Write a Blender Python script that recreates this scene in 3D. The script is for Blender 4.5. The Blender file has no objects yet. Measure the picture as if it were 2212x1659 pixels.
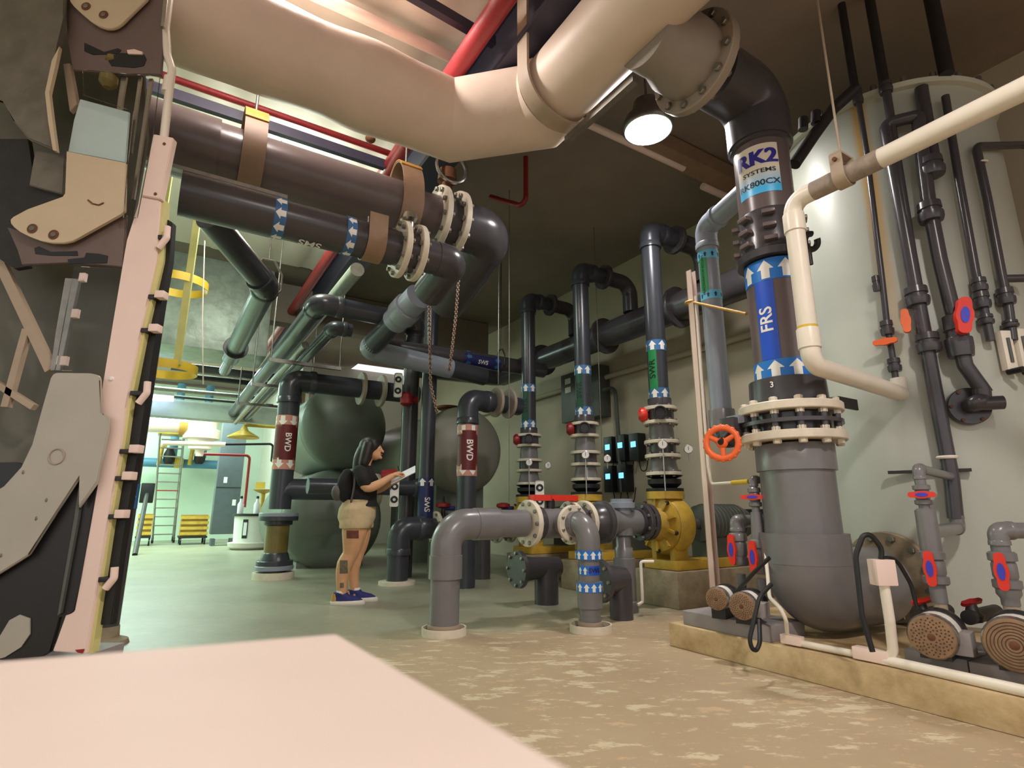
import bpy, bmesh, math, random
from mathutils import Vector, Matrix
random.seed(7)
C = bpy.context.scene.collection
PI = math.pi
# ---------------------------------------------------------------- camera model (2212 x 1659)
FPX, PITCH, CAMH, CX, CY = 1200.0, math.radians(12.9), 0.9, 1106.0, 829.5
cp, sp = math.cos(PITCH), math.sin(PITCH)
CAM = Vector((0, 0, CAMH))
def ray(px, py):
    x, y = px-CX, CY-py
    return Vector((x, FPX*cp-y*sp, FPX*sp+y*cp))
def P(px, py, Y):
    r = ray(px, py); return CAM + r*(Y/r.y)
def F(px, py, z=0.0):
    r = ray(px, py); return CAM + r*((z-CAMH)/r.z)
def proj(p):
    d = Vector(p)-CAM
    zc = d.y*cp+d.z*sp
    return CX+FPX*d.x/zc, CY-FPX*(-d.y*sp+d.z*cp)/zc, zc
def zat(x, y, py):                      # height at which the plumb line through x, y meets image row py
    r = (CY-py)/FPX                     # (-y sp + h cp) = r (y cp + h sp)
    h = y*(r*cp+sp)/(cp-r*sp)
    return h+CAMH
def rpx(wpx, p): return 0.5*wpx*proj(p)[2]/FPX
TH = math.radians(32)
U = Vector((-math.sin(TH), math.cos(TH), 0)); V = Vector((math.cos(TH), math.sin(TH), 0)); Z = Vector((0, 0, 1))
def W(u, v, z=0.0): return U*u+V*v+Z*z
def uvz(p): return p.dot(U), p.dot(V), p.z
def along(p0, d, px):                   # walk from p0 in direction d until image column px
    lo = min(((abs(proj(p0+d*(i*.02))[0]-px), i*.02) for i in range(-300, 1500) if proj(p0+d*(i*.02))[2] > .4))
    return p0+d*lo[1]
# ---------------------------------------------------------------- materials
def lin(c): return tuple(((x/255)/12.92 if x/255 <= .04045 else ((x/255+.055)/1.055)**2.4) for x in c)
MATS = {}
def mat(name, rgb, rough=.5, metal=0.0, var=.12, scale=6.0, bump=0.0, bscale=40.0, spec=.5, rgb2=None, stretch=None, coat=0.0):
    m = bpy.data.materials.new(name); m.use_nodes = True
    nt = m.node_tree; N = nt.nodes; L = nt.links
    b = N['Principled BSDF']
    c = lin(rgb); c2 = lin(rgb2) if rgb2 else tuple(x*(1-var) for x in c)
    tc = N.new('ShaderNodeTexCoord'); mp = N.new('ShaderNodeMapping'); L.new(tc.outputs['Object'], mp.inputs['Vector'])
    if stretch: mp.inputs['Scale'].default_value = stretch
    n = N.new('ShaderNodeTexNoise'); n.inputs['Scale'].default_value = scale; n.inputs['Detail'].default_value = 6; n.inputs['Roughness'].default_value = .6
    L.new(mp.outputs[0], n.inputs['Vector'])
    r = N.new('ShaderNodeValToRGB'); r.color_ramp.elements[0].position = .35; r.color_ramp.elements[1].position = .65
    r.color_ramp.elements[0].color = (*c2, 1); r.color_ramp.elements[1].color = (*c, 1)
    L.new(n.outputs['Fac'], r.inputs['Fac']); L.new(r.outputs['Color'], b.inputs['Base Color'])
    b.inputs['Roughness'].default_value = rough; b.inputs['Metallic'].default_value = metal
    b.inputs['Specular IOR Level'].default_value = spec
    if coat: b.inputs['Coat Weight'].default_value = coat; b.inputs['Coat Roughness'].default_value = .15
    if bump:
        n2 = N.new('ShaderNodeTexNoise'); n2.inputs['Scale'].default_value = bscale; n2.inputs['Detail'].default_value = 4
        L.new(mp.outputs[0], n2.inputs['Vector'])
        bp = N.new('ShaderNodeBump'); bp.inputs['Strength'].default_value = bump; bp.inputs['Distance'].default_value = .02
        L.new(n2.outputs['Fac'], bp.inputs['Height']); L.new(bp.outputs[0], b.inputs['Normal'])
    MATS[name] = m
    return m
def emit(name, rgb, s):
    m = bpy.data.materials.new(name); m.use_nodes = True
    b = m.node_tree.nodes['Principled BSDF']
    b.inputs['Base Color'].default_value = (*lin(rgb), 1); b.inputs['Emission Color'].default_value = (*lin(rgb), 1)
    b.inputs['Emission Strength'].default_value = s
    MATS[name] = m; return m
pvc = mat('pvc_grey', (120, 117, 118), .28, var=.10, scale=5)
pvcd = mat('pvc_dark', (72, 68, 72), .26, var=.15, scale=5)
pvcl = mat('pvc_light', (142, 148, 160), .3, var=.08, scale=4)
pvcb = mat('pvc_brown', (106, 92, 92), .3, var=.15, scale=3)
pvcn = mat('pvc_navy', (60, 62, 69), .28, var=.15, scale=4)
fwhite = mat('flange_cream', (226, 214, 194), .5, var=.16, scale=9, bump=.06)
steel = mat('galvanised', (150, 145, 138), .38, .75, var=.25, scale=12)
chrome = mat('stainless', (190, 186, 180), .25, .9, var=.15, scale=9)
dsteel = mat('dark_iron', (50, 46, 46), .5, .3, var=.3, scale=9)
black = mat('black_rubber', (24, 23, 25), .5, var=.3, scale=8)
blackp = mat('black_plastic', (30, 28, 30), .4, var=.2, scale=8)
red = mat('red_plastic', (226, 52, 36), .35, var=.1)
redd = mat('red_enamel', (150, 30, 34), .4, var=.2)
orange = mat('orange_enamel', (246, 110, 52), .4, var=.1)
bluei = mat('blue_insert', (58, 62, 190), .4, var=.1)
yellow = mat('yellow_enamel', (212, 172, 66), .4, var=.25, scale=8)
yellowb = mat('bright_yellow', (228, 190, 60), .45, var=.1)
yellowp = mat('pale_yellow_paint', (214, 208, 140), .5, var=.1)
wpvc = mat('white_pvc', (238, 228, 212), .35, var=.06, scale=5)
wpaint = mat('white_paint', (240, 214, 202), .45, var=.05, scale=3)
tapeb = mat('tape_blue', (28, 118, 206), .4, var=.05)
taped = mat('tape_deep_blue', (26, 80, 200), .4, var=.05)
tapen = mat('tape_navy', (34, 40, 92), .45, var=.1)
tapebl = mat('tape_dull_blue', (58, 108, 160), .45, var=.08)
taper = mat('tape_maroon', (104, 28, 30), .45, var=.15)
tapep = mat('tape_pink', (206, 140, 122), .45, var=.1)
tapeg = mat('tape_green', (32, 134, 74), .45, var=.1)
tapec = mat('tape_sky', (104, 190, 226), .45, var=.08)
wtape = mat('white_vinyl', (240, 236, 230), .4, var=.04)
ink = mat('black_ink', (22, 26, 28), .5, var=.05)
inkn = mat('navy_ink', (46, 40, 150), .45, var=.05)
rust = mat('rust_brown', (120, 76, 46), .8, var=.4, scale=14)
conc = mat('concrete', (164, 150, 126), .8, var=.22, scale=7, bump=.15, rgb2=(138, 122, 98))
padgrey = mat('pad_grey', (150, 143, 142), .7, var=.12, bump=.05)
tanperf = mat('tan_dust', (150, 118, 88), .8, var=.3, scale=22, bump=.1)
gmotor = mat('motor_grey', (88, 92, 86), .5, var=.2)
gdome = mat('tank_grey', (112, 118, 108), .42, var=.18, scale=2.2)
fibre = mat('tank_offwhite', (206, 206, 190), .5, var=.1, scale=3)
tanbr = mat('tan_strap', (152, 122, 98), .55, var=.15, scale=8)
tanor = mat('ochre_strap', (196, 146, 66), .55, var=.15, scale=8)
foil = mat('foil', (176, 186, 176), .42, .35, var=.3, scale=5, bump=.5, bscale=5)
redpipe = mat('red_pipe', (170, 48, 54), .45, var=.2)
blueblk = mat('navy_steel', (58, 56, 76), .5, var=.15)
beige = mat('beige_plate', (206, 186, 156), .5, var=.06)
greyplate = mat('grey_plate', (176, 170, 158), .45, var=.1, scale=3)
brownplate = mat('brown_plate', (112, 94, 88), .55, var=.12)
paleblue = mat('pale_blue_label', (186, 206, 202), .5, var=.05)
skin = mat('skin', (214, 160, 118), .5, var=.08, scale=10)
shirtm = mat('black_cotton', (26, 22, 24), .85, var=.25, scale=14)
shortm = mat('khaki_cotton', (204, 180, 142), .85, var=.12, scale=12, bump=.25, bscale=26)
hairm = mat('dark_hair', (34, 24, 20), .5, var=.35, scale=30, stretch=(6, 6, 1))
navyc = mat('navy_mesh', (36, 42, 110), .7, var=.15)
solew = mat('white_sole', (226, 220, 206), .55, var=.06)
tattoo = mat('tattoo_grey', (120, 108, 84), .6, rgb2=(88, 82, 66), scale=40)
tattoor = mat('tattoo_brown', (122, 66, 48), .6, rgb2=(98, 52, 40), scale=40)
paper = mat('paper', (232, 230, 236), .6, var=.03)
wood = mat('wood', (176, 132, 70), .6, var=.25, scale=7, stretch=(1, 1, 6))
cyan = mat('blue_painted_pipe', (96, 150, 186), .4, var=.1)
greenw = mat('pale_green_wall', (214, 232, 214), .7, var=.06, scale=1.5)
whitew = mat('white_wall', (214, 206, 198), .7, var=.06, scale=2)
amber = mat('amber_tube', (126, 110, 58), .3, var=.15)
# ---------------------------------------------------------------- mesh builder
def basis(d, ref=None):
    d = Vector(d).normalized()
    r = Vector(ref) if ref is not None else (Vector((0, 0, 1)) if abs(d.z) < .9 else Vector((0, -1, 0)))
    e1 = r-d*r.dot(d)
    if e1.length < 1e-5: e1 = d.orthogonal()
    e1.normalize(); return d, e1, d.cross(e1)
def roundpath(pts, rb, n=8):
    pts = [Vector(p) for p in pts]
    if len(pts) < 3 or rb <= 0: return pts
    out = [pts[0]]
    for i in range(1, len(pts)-1):
        a, b, c = pts[i-1], pts[i], pts[i+1]
        d1 = (b-a).normalized(); d2 = (c-b).normalized(); ang = d1.angle(d2, 0)
        if ang < .03: out.append(b); continue
        t = min(rb*math.tan(ang/2), (b-a).length*.49, (c-b).length*.49); R = t/math.tan(ang/2)
        p1 = b-d1*t; nrm = (d2-d1*d2.dot(d1)).normalized(); cen = p1+nrm*R
        for k in range(n+1):
            a_ = ang*k/n; out.append(cen-nrm*R*math.cos(a_)+d1*R*math.sin(a_))
    out.append(pts[-1]); return out
class MB:
    def __init__(s): s.b = bmesh.new(); s.mats = []; s.mi = 0
    def m(s, mt):
        if mt not in s.mats: s.mats.append(mt)
        s.mi = s.mats.index(mt); return s
    def f(s, vs):
        try: fa = s.b.faces.new(vs)
        except ValueError: return None
        fa.material_index = s.mi; fa.smooth = True; return fa
    def v(s, p): return s.b.verts.new(p)
    def rings(s, rs, cap=True, close=False):
        n = len(rs[0]); R = [[s.v(p) for p in r] for r in rs]
        for a, b in zip(R, R[1:]+([R[0]] if close else [])):
            for i in range(n): s.f([a[i], a[(i+1) % n], b[(i+1) % n], b[i]])
        if cap and not close: s.f(R[0][::-1]); s.f(R[-1])
        return s
    def lathe(s, o, d, prof, seg=32, cap=True, ref=None, sx=1, sy=1):
        o = Vector(o); d, e1, e2 = basis(d, ref)
        return s.rings([[o+d*h+(e1*math.cos(2*PI*i/seg)*sx+e2*math.sin(2*PI*i/seg)*sy)*max(r, 1e-4) for i in range(seg)] for h, r in prof], cap)
    def cyl(s, a, b, r, r2=None, seg=24):
        a = Vector(a); b = Vector(b); return s.lathe(a, b-a, [(0, r), ((b-a).length, r if r2 is None else r2)], seg)
    def tubering(s, o, d, h, R, r, seg=40):      # annulus of height h
        o = Vector(o); d, e1, e2 = basis(d)
        return s.rings([[o+d*hh+(e1*math.cos(2*PI*i/seg)+e2*math.sin(2*PI*i/seg))*rr for i in range(seg)] for hh, rr in ((0, r), (0, R), (h, R), (h, r))], close=True)
    def sweep(s, pts, r, seg=20, rb=0, n=8, cap=True):
        pts = roundpath(pts, rb, n); m = len(pts); rs = []; e1 = None
        for i, p in enumerate(pts):
            t = (pts[min(i+1, m-1)]-pts[max(i-1, 0)]).normalized()
            if e1 is None: _, e1, _ = basis(t)
            e1 = (e1-t*e1.dot(t)).normalized(); e2 = t.cross(e1)
            rr = r(i/(m-1)) if callable(r) else r
            rs.append([p+(e1*math.cos(2*PI*k/seg)+e2*math.sin(2*PI*k/seg))*rr for k in range(seg)])
        return s.rings(rs, cap)
    def box(s, c, sx, sy, sz, ex=Vector((1, 0, 0)), ey=Vector((0, 1, 0)), ez=Vector((0, 0, 1)), bev=0):
        c = Vector(c); vs = [s.v(c+ex*(sx*a/2)+ey*(sy*b/2)+ez*(sz*d/2)) for a in (-1, 1) for b in (-1, 1) for d in (-1, 1)]
        fs = [s.f([vs[i] for i in q]) for q in ((0, 1, 3, 2), (4, 6, 7, 5), (0, 4, 5, 1), (2, 3, 7, 6), (0, 2, 6, 4), (1, 5, 7, 3))]
        if bev: bmesh.ops.bevel(s.b, geom=list({e for f_ in fs for e in f_.edges}), offset=bev, segments=2, affect='EDGES', profile=.6)
        return s
    def rbox(s, c, sx, sy, sz, bev=0): return s.box(c, sx, sy, sz, U, V, Z, bev)   # sized along the room's axes
    def prism(s, poly, off):
        a = [s.v(Vector(p)) for p in poly]; b = [s.v(Vector(p)+off) for p in poly]; n = len(a)
        s.f(a[::-1]); s.f(b)
        for i in range(n): s.f([a[i], a[(i+1) % n], b[(i+1) % n], b[i]])
        return s
    def sphere(s, c, rx, ry=None, rz=None, seg=16, rings_=10):
        ry = ry or rx; rz = rz or rx; c = Vector(c)
        return s.rings([[c+Vector((rx*math.sin(t)*math.cos(2*PI*i/seg), ry*math.sin(t)*math.sin(2*PI*i/seg), rz*math.cos(t))) for i in range(seg)] for t in [PI*(k+.02)/(rings_+.04) for k in range(rings_+1)]])
    def torus(s, c, d, R, r, seg=32, k=10, arc=2*PI, ref=None):
        c = Vector(c); d, e1, e2 = basis(d, ref); full = arc > 6.28; rs = []
        for i in range(seg if full else seg+1):
            a = arc*i/seg; q = e1*math.cos(a)+e2*math.sin(a)
            rs.append([c+q*R+(q*math.cos(2*PI*j/k)+d*math.sin(2*PI*j/k))*r for j in range(k)])
        return s.rings(rs, True, full)
    def hexn(s, o, d, r, h): return s.lathe(o, d, [(0, r), (h*.85, r), (h, r*.8)], 6)
    def build(s, name, mt, parent=None, loc=None, ang=38):
        me = bpy.data.meshes.new(name)
        bmesh.ops.recalc_face_normals(s.b, faces=s.b.faces)
        o = loc if loc is not None else None
        if parent is not None:
            r = parent; off = Vector((0, 0, 0))
            while r is not None: off += r.location; r = r.parent
            bmesh.ops.translate(s.b, verts=s.b.verts, vec=-off)
        elif o is not None: bmesh.ops.translate(s.b, verts=s.b.verts, vec=-Vector(o))
        s.b.to_mesh(me); s.b.free()
        for k in (s.mats or [mt]): me.materials.append(k)
        me.set_sharp_from_angle(angle=math.radians(ang))
        ob = bpy.data.objects.new(name, me); C.objects.link(ob)
        if parent is not None: ob.parent = parent
        elif o is not None: ob.location = o
        return ob
def tag(o, label, cat, group=None):
    o['label'] = label; o['category'] = cat
    if group: o['group'] = group
    return o
def thing(name, label, cat, loc, group=None):
    o = bpy.data.objects.new(name, None); C.objects.link(o); o.location = Vector(loc); o.empty_display_size = .1
    return tag(o, label, cat, group)
def solo(name, mb, mt, label, cat, loc, group=None): return tag(mb.build(name, mt, None, loc), label, cat, group)
def struct(name, mb, mt):
    o = mb.build(name, mt); o['kind'] = 'structure'; return o
# ---------------------------------------------------------------- lettering and tape on round pipes
def textmesh(txt, size):
    cu = bpy.data.curves.new('t', 'FONT'); cu.body = txt; cu.size = size; cu.align_x = 'CENTER'; cu.align_y = 'CENTER'; cu.resolution_u = 3; cu.offset = size*.018
    ob = bpy.data.objects.new('t', cu); C.objects.link(ob)
    me = bpy.data.meshes.new_from_object(ob.evaluated_get(bpy.context.evaluated_depsgraph_get()))
    b = bmesh.new(); b.from_mesh(me); bmesh.ops.triangulate(b, faces=b.faces)
    bpy.data.objects.remove(ob); bpy.data.curves.remove(cu); bpy.data.meshes.remove(me)
    return b
class Cyl:                              # sticker coordinates on a pipe: arc length and height
    def __init__(s, c, a, R, view=None):
        s.c = Vector(c); s.a = Vector(a).normalized(); s.R = R
        w = (Vector(view) if view is not None else CAM-s.c); s.e1 = (w-s.a*w.dot(s.a)).normalized(); s.e2 = s.a.cross(s.e1)
    def pt(s, x, y, lift=0):
        t = x/s.R; return s.c+s.a*y+(s.e1*math.cos(t)+s.e2*math.sin(t))*(s.R+lift)
    def patch(s, mb, x0, x1, y0, y1, lift=.002, n=None, top=None):
        n = n or max(2, int(abs(x1-x0)/s.R/.12))
        rows = []
        for i in range(n+1):
            x = x0+(x1-x0)*i/n; rows.append([s.pt(x, y0, lift), s.pt(x, y1, lift)])
        V_ = [[mb.v(p) for p in r] for r in rows]
        for a, b in zip(V_, V_[1:]): mb.f([a[0], b[0], b[1], a[1]])
    def arrow(s, mb, x, y, w, h, sgn=1, lift=.004):
        n = 4
        for i in range(-n, n):
            xa, xb = i/n*w/2, (i+1)/n*w/2
            inn = abs(xa+xb) < w*.5
            lo = -h/2 if inn else h*.0
            def top(q): return h/2-(h/2)*abs(q)/(w/2)
            pts = [(xa, lo), (xb, lo), (xb, top(xb)), (xa, top(xa))]
            mb.f([mb.v(s.pt(x+q[0], y+q[1]*sgn, lift)) for q in pts])
    def text(s, mb, txt, size, x=0, y=0, rot=0, lift=.004, sx=1):
        b = textmesh(txt, size)
        for k in range(-8, 9):
            ax = (1, 0, 0) if rot == 0 else (0, 1, 0)
            bmesh.ops.bisect_plane(b, geom=b.verts[:]+b.edges[:]+b.faces[:], plane_co=Vector(ax)*k*s.R*.15, plane_no=ax)
        mp = {}
        for v in b.verts:
            tx, ty = v.co.x*sx, v.co.y
            q = (tx, ty) if rot == 0 else ((-ty, tx) if rot == 90 else ((ty, -tx) if rot == -90 else (-tx, -ty)))
            mp[v] = mb.v(s.pt(x+q[0], y+q[1], lift))
        for fa in b.faces: mb.f([mp[v] for v in fa.verts])
        b.free()
def arrow_band(root, c, a, R, h, n, base, arrowm=None, sgn=1, view=None, name='arrow_band', full=True, aw=.82, ah=.86):
    q = Cyl(c, a, R, view); mb = MB(); mb.m(base)
    if full: mb.tubering(q.c-q.a*h/2, q.a, h, R+.003, R-.002)
    mb.m(arrowm or wtape); step = 2*PI*R/n
    for i in range(n): q.arrow(mb, (i+.5-n//2)*step+.1*step, 0, step*aw, h*ah, sgn)
    return mb.build(name, base, root)
def label_strip(root, c, a, R, h, w, base, txt, tm, size, x=0, rot=90, view=None, name='pipe_label'):
    q = Cyl(c, a, R, view); mb = MB(); mb.m(base); q.patch(mb, x-w/2, x+w/2, -h/2, h/2, .003)
    if txt: mb.m(tm); q.text(mb, txt, size, x, 0, rot, .005)
    return mb.build(name, base, root)
# ---------------------------------------------------------------- plumbing
def pipe_run(root, pts, r, mt, rb=None, sock=True, skip=()):
    pts = [Vector(p) for p in pts]; rb = rb or 1.6*r; n = len(pts); st = [pts[0]]; 
    for i in range(1, n-1):
        d1 = (pts[i]-pts[i-1]).normalized(); d2 = (pts[i+1]-pts[i]).normalized(); t = rb*math.tan(d1.angle(d2)/2)
        t = min(t, (pts[i]-pts[i-1]).length*.48, (pts[i+1]-pts[i]).length*.48)
        e = MB(); a = pts[i]-d1*t; b = pts[i]+d2*t; sl = r*.55
        e.sweep([a-d1*sl*.2, pts[i], b+d2*sl*.2], r*1.1, 24, rb, 10)
        if sock:
            e.lathe(a-d1*sl, d1, [(0, r), (0, r*1.17), (sl*.9, r*1.17), (sl*1.1, r*1.1)], 24)
            e.lathe(b+d2*sl, -d2, [(0, r), (0, r*1.17), (sl*.9, r*1.17), (sl*1.1, r*1.1)], 24)
        e.build('elbow', mt, root); st += [a, b]
    st.append(pts[-1])
    for i in range(0, len(st), 2):
        if (st[i+1]-st[i]).length > .01: MB().cyl(st[i], st[i+1], r, seg=28).build('pipe', mt, root)
def coupling(root, c, d, R, h, mt, name='coupling'):
    c = Vector(c); d = Vector(d).normalized()
    return MB().lathe(c-d*h/2, d, [(0, R*.9), (0, R), (h*.94, R), (h, R*.97), (h, R*.9)], 32).build(name, mt, root)
def flange(root, c, d, R, r, t, nb, mt, bm=steel, bolts=True, both=True):
    c = Vector(c); d, e1, e2 = basis(d)
    mb = MB(); b = t*.1
    mb.lathe(c-d*t/2, d, [(0, r*.95), (0, R-b), (b, R), (t-b, R), (t, R-b), (t, r*.95)], 40)
    o = mb.build('flange', mt, root)
    rb_ = R*.08 if nb > 10 else R*.09
    for i in range(nb if bolts else 0):
        a = 2*PI*(i+.5)/nb; q = c+(e1*math.cos(a)+e2*math.sin(a))*(R+r)*.5*1.0
        q = c+(e1*math.cos(a)+e2*math.sin(a))*(R-rb_*1.6)
        k = MB(); hb = rb_*1.1
        if both: k.lathe(q-d*(t*.5+hb), d, [(0, rb_*.8), (hb*.2, rb_), (hb, rb_), (hb, rb_*.5), (hb+t, rb_*.5), (hb+t, rb_), (hb*1.8+t, rb_), (hb*2+t, rb_*.8)], 6)
        else: k.hexn(q+d*t*.5, d, rb_, hb)
        k.build('bolt', bm, o)
    return o
def lever(root, c, axis, d, L, w, t, mt=red, ins=bluei):
    # multi lobed ball valve handle: long bar along d, face towards axis
    a = Vector(axis).normalized(); d = Vector(d); d = (d-a*d.dot(a)).normalized(); s = a.cross(d); c = Vector(c)
    pr = [(-.5, .14), (-.46, .30), (-.40, .37), (-.2, .40), (-.08, .50), (.08, .50), (.2, .40), (.40, .37), (.46, .30), (.5, .14)]
    poly = [c+d*L*x+s*w*y for x, y in pr]+[c+d*L*x-s*w*y for x, y in pr[::-1]]
    h = MB().prism(poly, a*t); h.cyl(c-a*t*2.2, c, w*.3, seg=12)
    o = h.build('handle', mt, root)
    q = [c+a*(t+.001)+d*L*.23*math.cos(2*PI*i/14)+s*w*.26*math.sin(2*PI*i/14) for i in range(14)]
    if ins: MB().prism(q, a*.003).build('handle_insert', ins, o)
    return o
def ball_valve(root, c, d, r, L, mt=pvc, axis=None, hl=None, hd=None, hm=red, ins=bluei, nut=1.5):
    c = Vector(c); d = Vector(d).normalized()
    b = MB().lathe(c-d*L/2, d, [(0, r), (0, r*1.3), (L*.05, r*nut), (L*.24, r*nut), (L*.27, r*1.2), (L*.34, r*1.35), (L*.66, r*1.35), (L*.73, r*1.2), (L*.76, r*nut), (L*.95, r*nut), (L, r*1.3), (L, r)], 20)
    b.build('valve_body', mt, root)
    if axis is not None: lever(root, c+Vector(axis).normalized()*r*1.9, axis, hd or d, hl or L*.9, r*1.5, r*.45, hm, ins)
def hanger_rod(root, a, b, r=.006, mt=steel, name='rod'): MB().cyl(a, b, r, seg=8).build(name, mt, root)
# ================================================================ camera
cd = bpy.data.cameras.new('camera'); co = bpy.data.objects.new('camera', cd); C.objects.link(co)
co.location = CAM; co.rotation_euler = (PI/2+PITCH, 0, 0)
cd.sensor_width = 36; cd.lens = FPX/2212*36; cd.clip_start = .02
cd.dof.use_dof = True; cd.dof.focus_distance = 4.6; cd.dof.aperture_fstop = 7.0
bpy.context.scene.camera = co
sc = bpy.context.scene
sc.view_settings.view_transform = 'Standard'; sc.view_settings.look = 'None'; sc.view_settings.gamma = 1.0; sc.view_settings.exposure = 0.68
sc.view_settings.use_curve_mapping = False
w = bpy.data.worlds.new('world'); sc.world = w; w.use_nodes = True
w.node_tree.nodes['Background'].inputs[0].default_value = (.98, .97, .98, 1); w.node_tree.nodes['Background'].inputs[1].default_value = .66
CEIL = 5.05
# ================================================================ setting materials
def floor_mat():
    m = bpy.data.materials.new('worn_floor'); m.use_nodes = True; nt = m.node_tree; N = nt.nodes; L = nt.links; b = N['Principled BSDF']
    tc = N.new('ShaderNodeTexCoord')
    def noise(s, d, vec=None, r=.6):
        n = N.new('ShaderNodeTexNoise'); n.inputs['Scale'].default_value = s; n.inputs['Detail'].default_value = d; n.inputs['Roughness'].default_value = r
        L.new(vec or tc.outputs['Object'], n.inputs['Vector']); return n
    def ramp(src, a, b_, ca=(0, 0, 0, 1), cb=(1, 1, 1, 1)):
        r = N.new('ShaderNodeValToRGB'); r.color_ramp.elements[0].position = a; r.color_ramp.elements[1].position = b_
        r.color_ramp.elements[0].color = ca; r.color_ramp.elements[1].color = cb; L.new(src, r.inputs[0]); return r
    def mix(f, a, b_):
        x = N.new('ShaderNodeMix'); x.data_type = 'RGBA'
        for k, s in ((0, f), (6, a), (7, b_)):
            if isinstance(s, tuple): x.inputs[k].default_value = s
            else: L.new(s, x.inputs[k])
        return x.outputs[2]
    # worn traffic area: bare tan concrete around the near pipes and the plinth, sealed grey-green floor elsewhere
    sep = N.new('ShaderNodeSeparateXYZ'); L.new(tc.outputs['Object'], sep.inputs[0])
    big = noise(.9, 5)
    def mth(op, a, b_):
        x = N.new('ShaderNodeMath'); x.operation = op
        for i, s in enumerate((a, b_)):
            if isinstance(s, (int, float)): x.inputs[i].default_value = s
            else: L.new(s, x.inputs[i])
        return x.outputs[0]
    d = mth('ADD', mth('MULTIPLY', sep.outputs[1], -1.0), mth('MULTIPLY', sep.outputs[0], .55))   # -Y + .55 X
    d = mth('ADD', d, mth('MULTIPLY', mth('SUBTRACT', big.outputs['Fac'], .5), 2.2))
    wear = ramp(d, 0, 1); wear.color_ramp.elements[0].position = 0
    mr = N.new('ShaderNodeMapRange'); mr.inputs['From Min'].default_value = -5.2; mr.inputs['From Max'].default_value = -4.3; L.new(d, mr.inputs['Value'])
    mp = N.new('ShaderNodeMapping'); mp.inputs['Rotation'].default_value = (0, 0, math.radians(-20)); mp.inputs['Scale'].default_value = (.9, 2.0, 1); L.new(tc.outputs['Object'], mp.inputs[0])
    n1 = noise(4.6, 10, mp.outputs[0], .72); n2 = noise(1.1, 5); n3 = noise(16, 4)
    green = mix(ramp(n2.outputs['Fac'], .35, .68).outputs[0], (*lin((136, 148, 134)), 1), (*lin((172, 182, 166)), 1))
    tan = mix(ramp(n2.outputs['Fac'], .3, .7).outputs[0], (*lin((184, 154, 120)), 1), (*lin((204, 178, 144)), 1))
    base = mix(mr.outputs[0], green, tan)
    nb = noise(.75, 3)
    gx = mth('ADD', mth('MULTIPLY', n1.outputs['Fac'], .8), mth('MULTIPLY', nb.outputs['Fac'], .28))
    fl = ramp(gx, .575, .61)
    mm = N.new('ShaderNodeMath'); mm.operation = 'MULTIPLY'; L.new(fl.outputs[0], mm.inputs[0]); L.new(mr.outputs[0], mm.inputs[1])
    col = mix(mm.outputs[0], base, (*lin((252, 236, 200)), 1))
    sp_ = ramp(n1.outputs['Fac'], .40, .36)
    m3 = N.new('ShaderNodeMath'); m3.operation = 'MULTIPLY'; L.new(sp_.outputs[0], m3.inputs[0]); m3.inputs[1].default_value = .55
    col = mix(m3.outputs[0], col, (*lin((154, 138, 112)), 1))
    L.new(col, b.inputs['Base Color'])
    rr = N.new('ShaderNodeMapRange'); rr.inputs['To Min'].default_value = .30; rr.inputs['To Max'].default_value = .62; L.new(mr.outputs[0], rr.inputs['Value'])
    ra = N.new('ShaderNodeMath'); ra.operation = 'ADD'; L.new(rr.outputs[0], ra.inputs[0])
    rb_ = N.new('ShaderNodeMath'); rb_.operation = 'MULTIPLY'; L.new(n3.outputs['Fac'], rb_.inputs[0]); rb_.inputs[1].default_value = .18; L.new(rb_.outputs[0], ra.inputs[1])
    L.new(ra.outputs[0], b.inputs['Roughness'])
    bp = N.new('ShaderNodeBump'); bp.inputs['Strength'].default_value = .25; bp.inputs['Distance'].default_value = .01; L.new(n1.outputs['Fac'], bp.inputs['Height']); L.new(bp.outputs[0], b.inputs['Normal'])
    return m
wallm = mat('wall_tan', (192, 178, 156), .75, var=.1, scale=1.2, bump=.05)
ceilw = mat('ceiling_white', (222, 208, 194), .7, var=.08, scale=1.5)
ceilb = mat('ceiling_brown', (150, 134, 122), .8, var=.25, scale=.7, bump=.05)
beamm = mat('beam_grey', (150, 156, 148), .6, var=.12)
struct('floor', MB().box((0, 10, -.05), 60, 60, .1), floor_mat())
struct('wall_right', MB().rbox(W(9, 6.4, CEIL/2), .2, 30, CEIL) if False else MB().box(W(4.5, 6.4, CEIL/2), 23, .2, CEIL, U, V, Z), wallm)
# ceiling: ribbed white deck on the left of the beam, plain brown ceiling on the right of it
mb = MB()
prof = []; v0 = -7.0
while v0 < 2.0: prof += [(v0, CEIL), (v0+.28, CEIL), (v0+.33, CEIL+.018), (v0+.47, CEIL+.018)]; v0 += .52
prof = prof+[(prof[-1][0], CEIL+.2), (prof[0][0], CEIL+.2)]
mb.prism([W(-7, v, z) for v, z in prof], U*16.6)
struct('ceiling', mb, ceilw)
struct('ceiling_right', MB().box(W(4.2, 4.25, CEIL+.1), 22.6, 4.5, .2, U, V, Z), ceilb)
# steel beam under the ceiling, running away
mb = MB()
mb.box(W(4.2, 2.06, CEIL-.03), 22, .3, .05, U, V, Z); mb.box(W(4.2, 2.06, CEIL-.33), 22, .03, .6, U, V, Z); mb.box(W(4.2, 2.06, CEIL-.64), 22, .3, .05, U, V, Z)
struct('trim_1', mb, blueblk)
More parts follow.
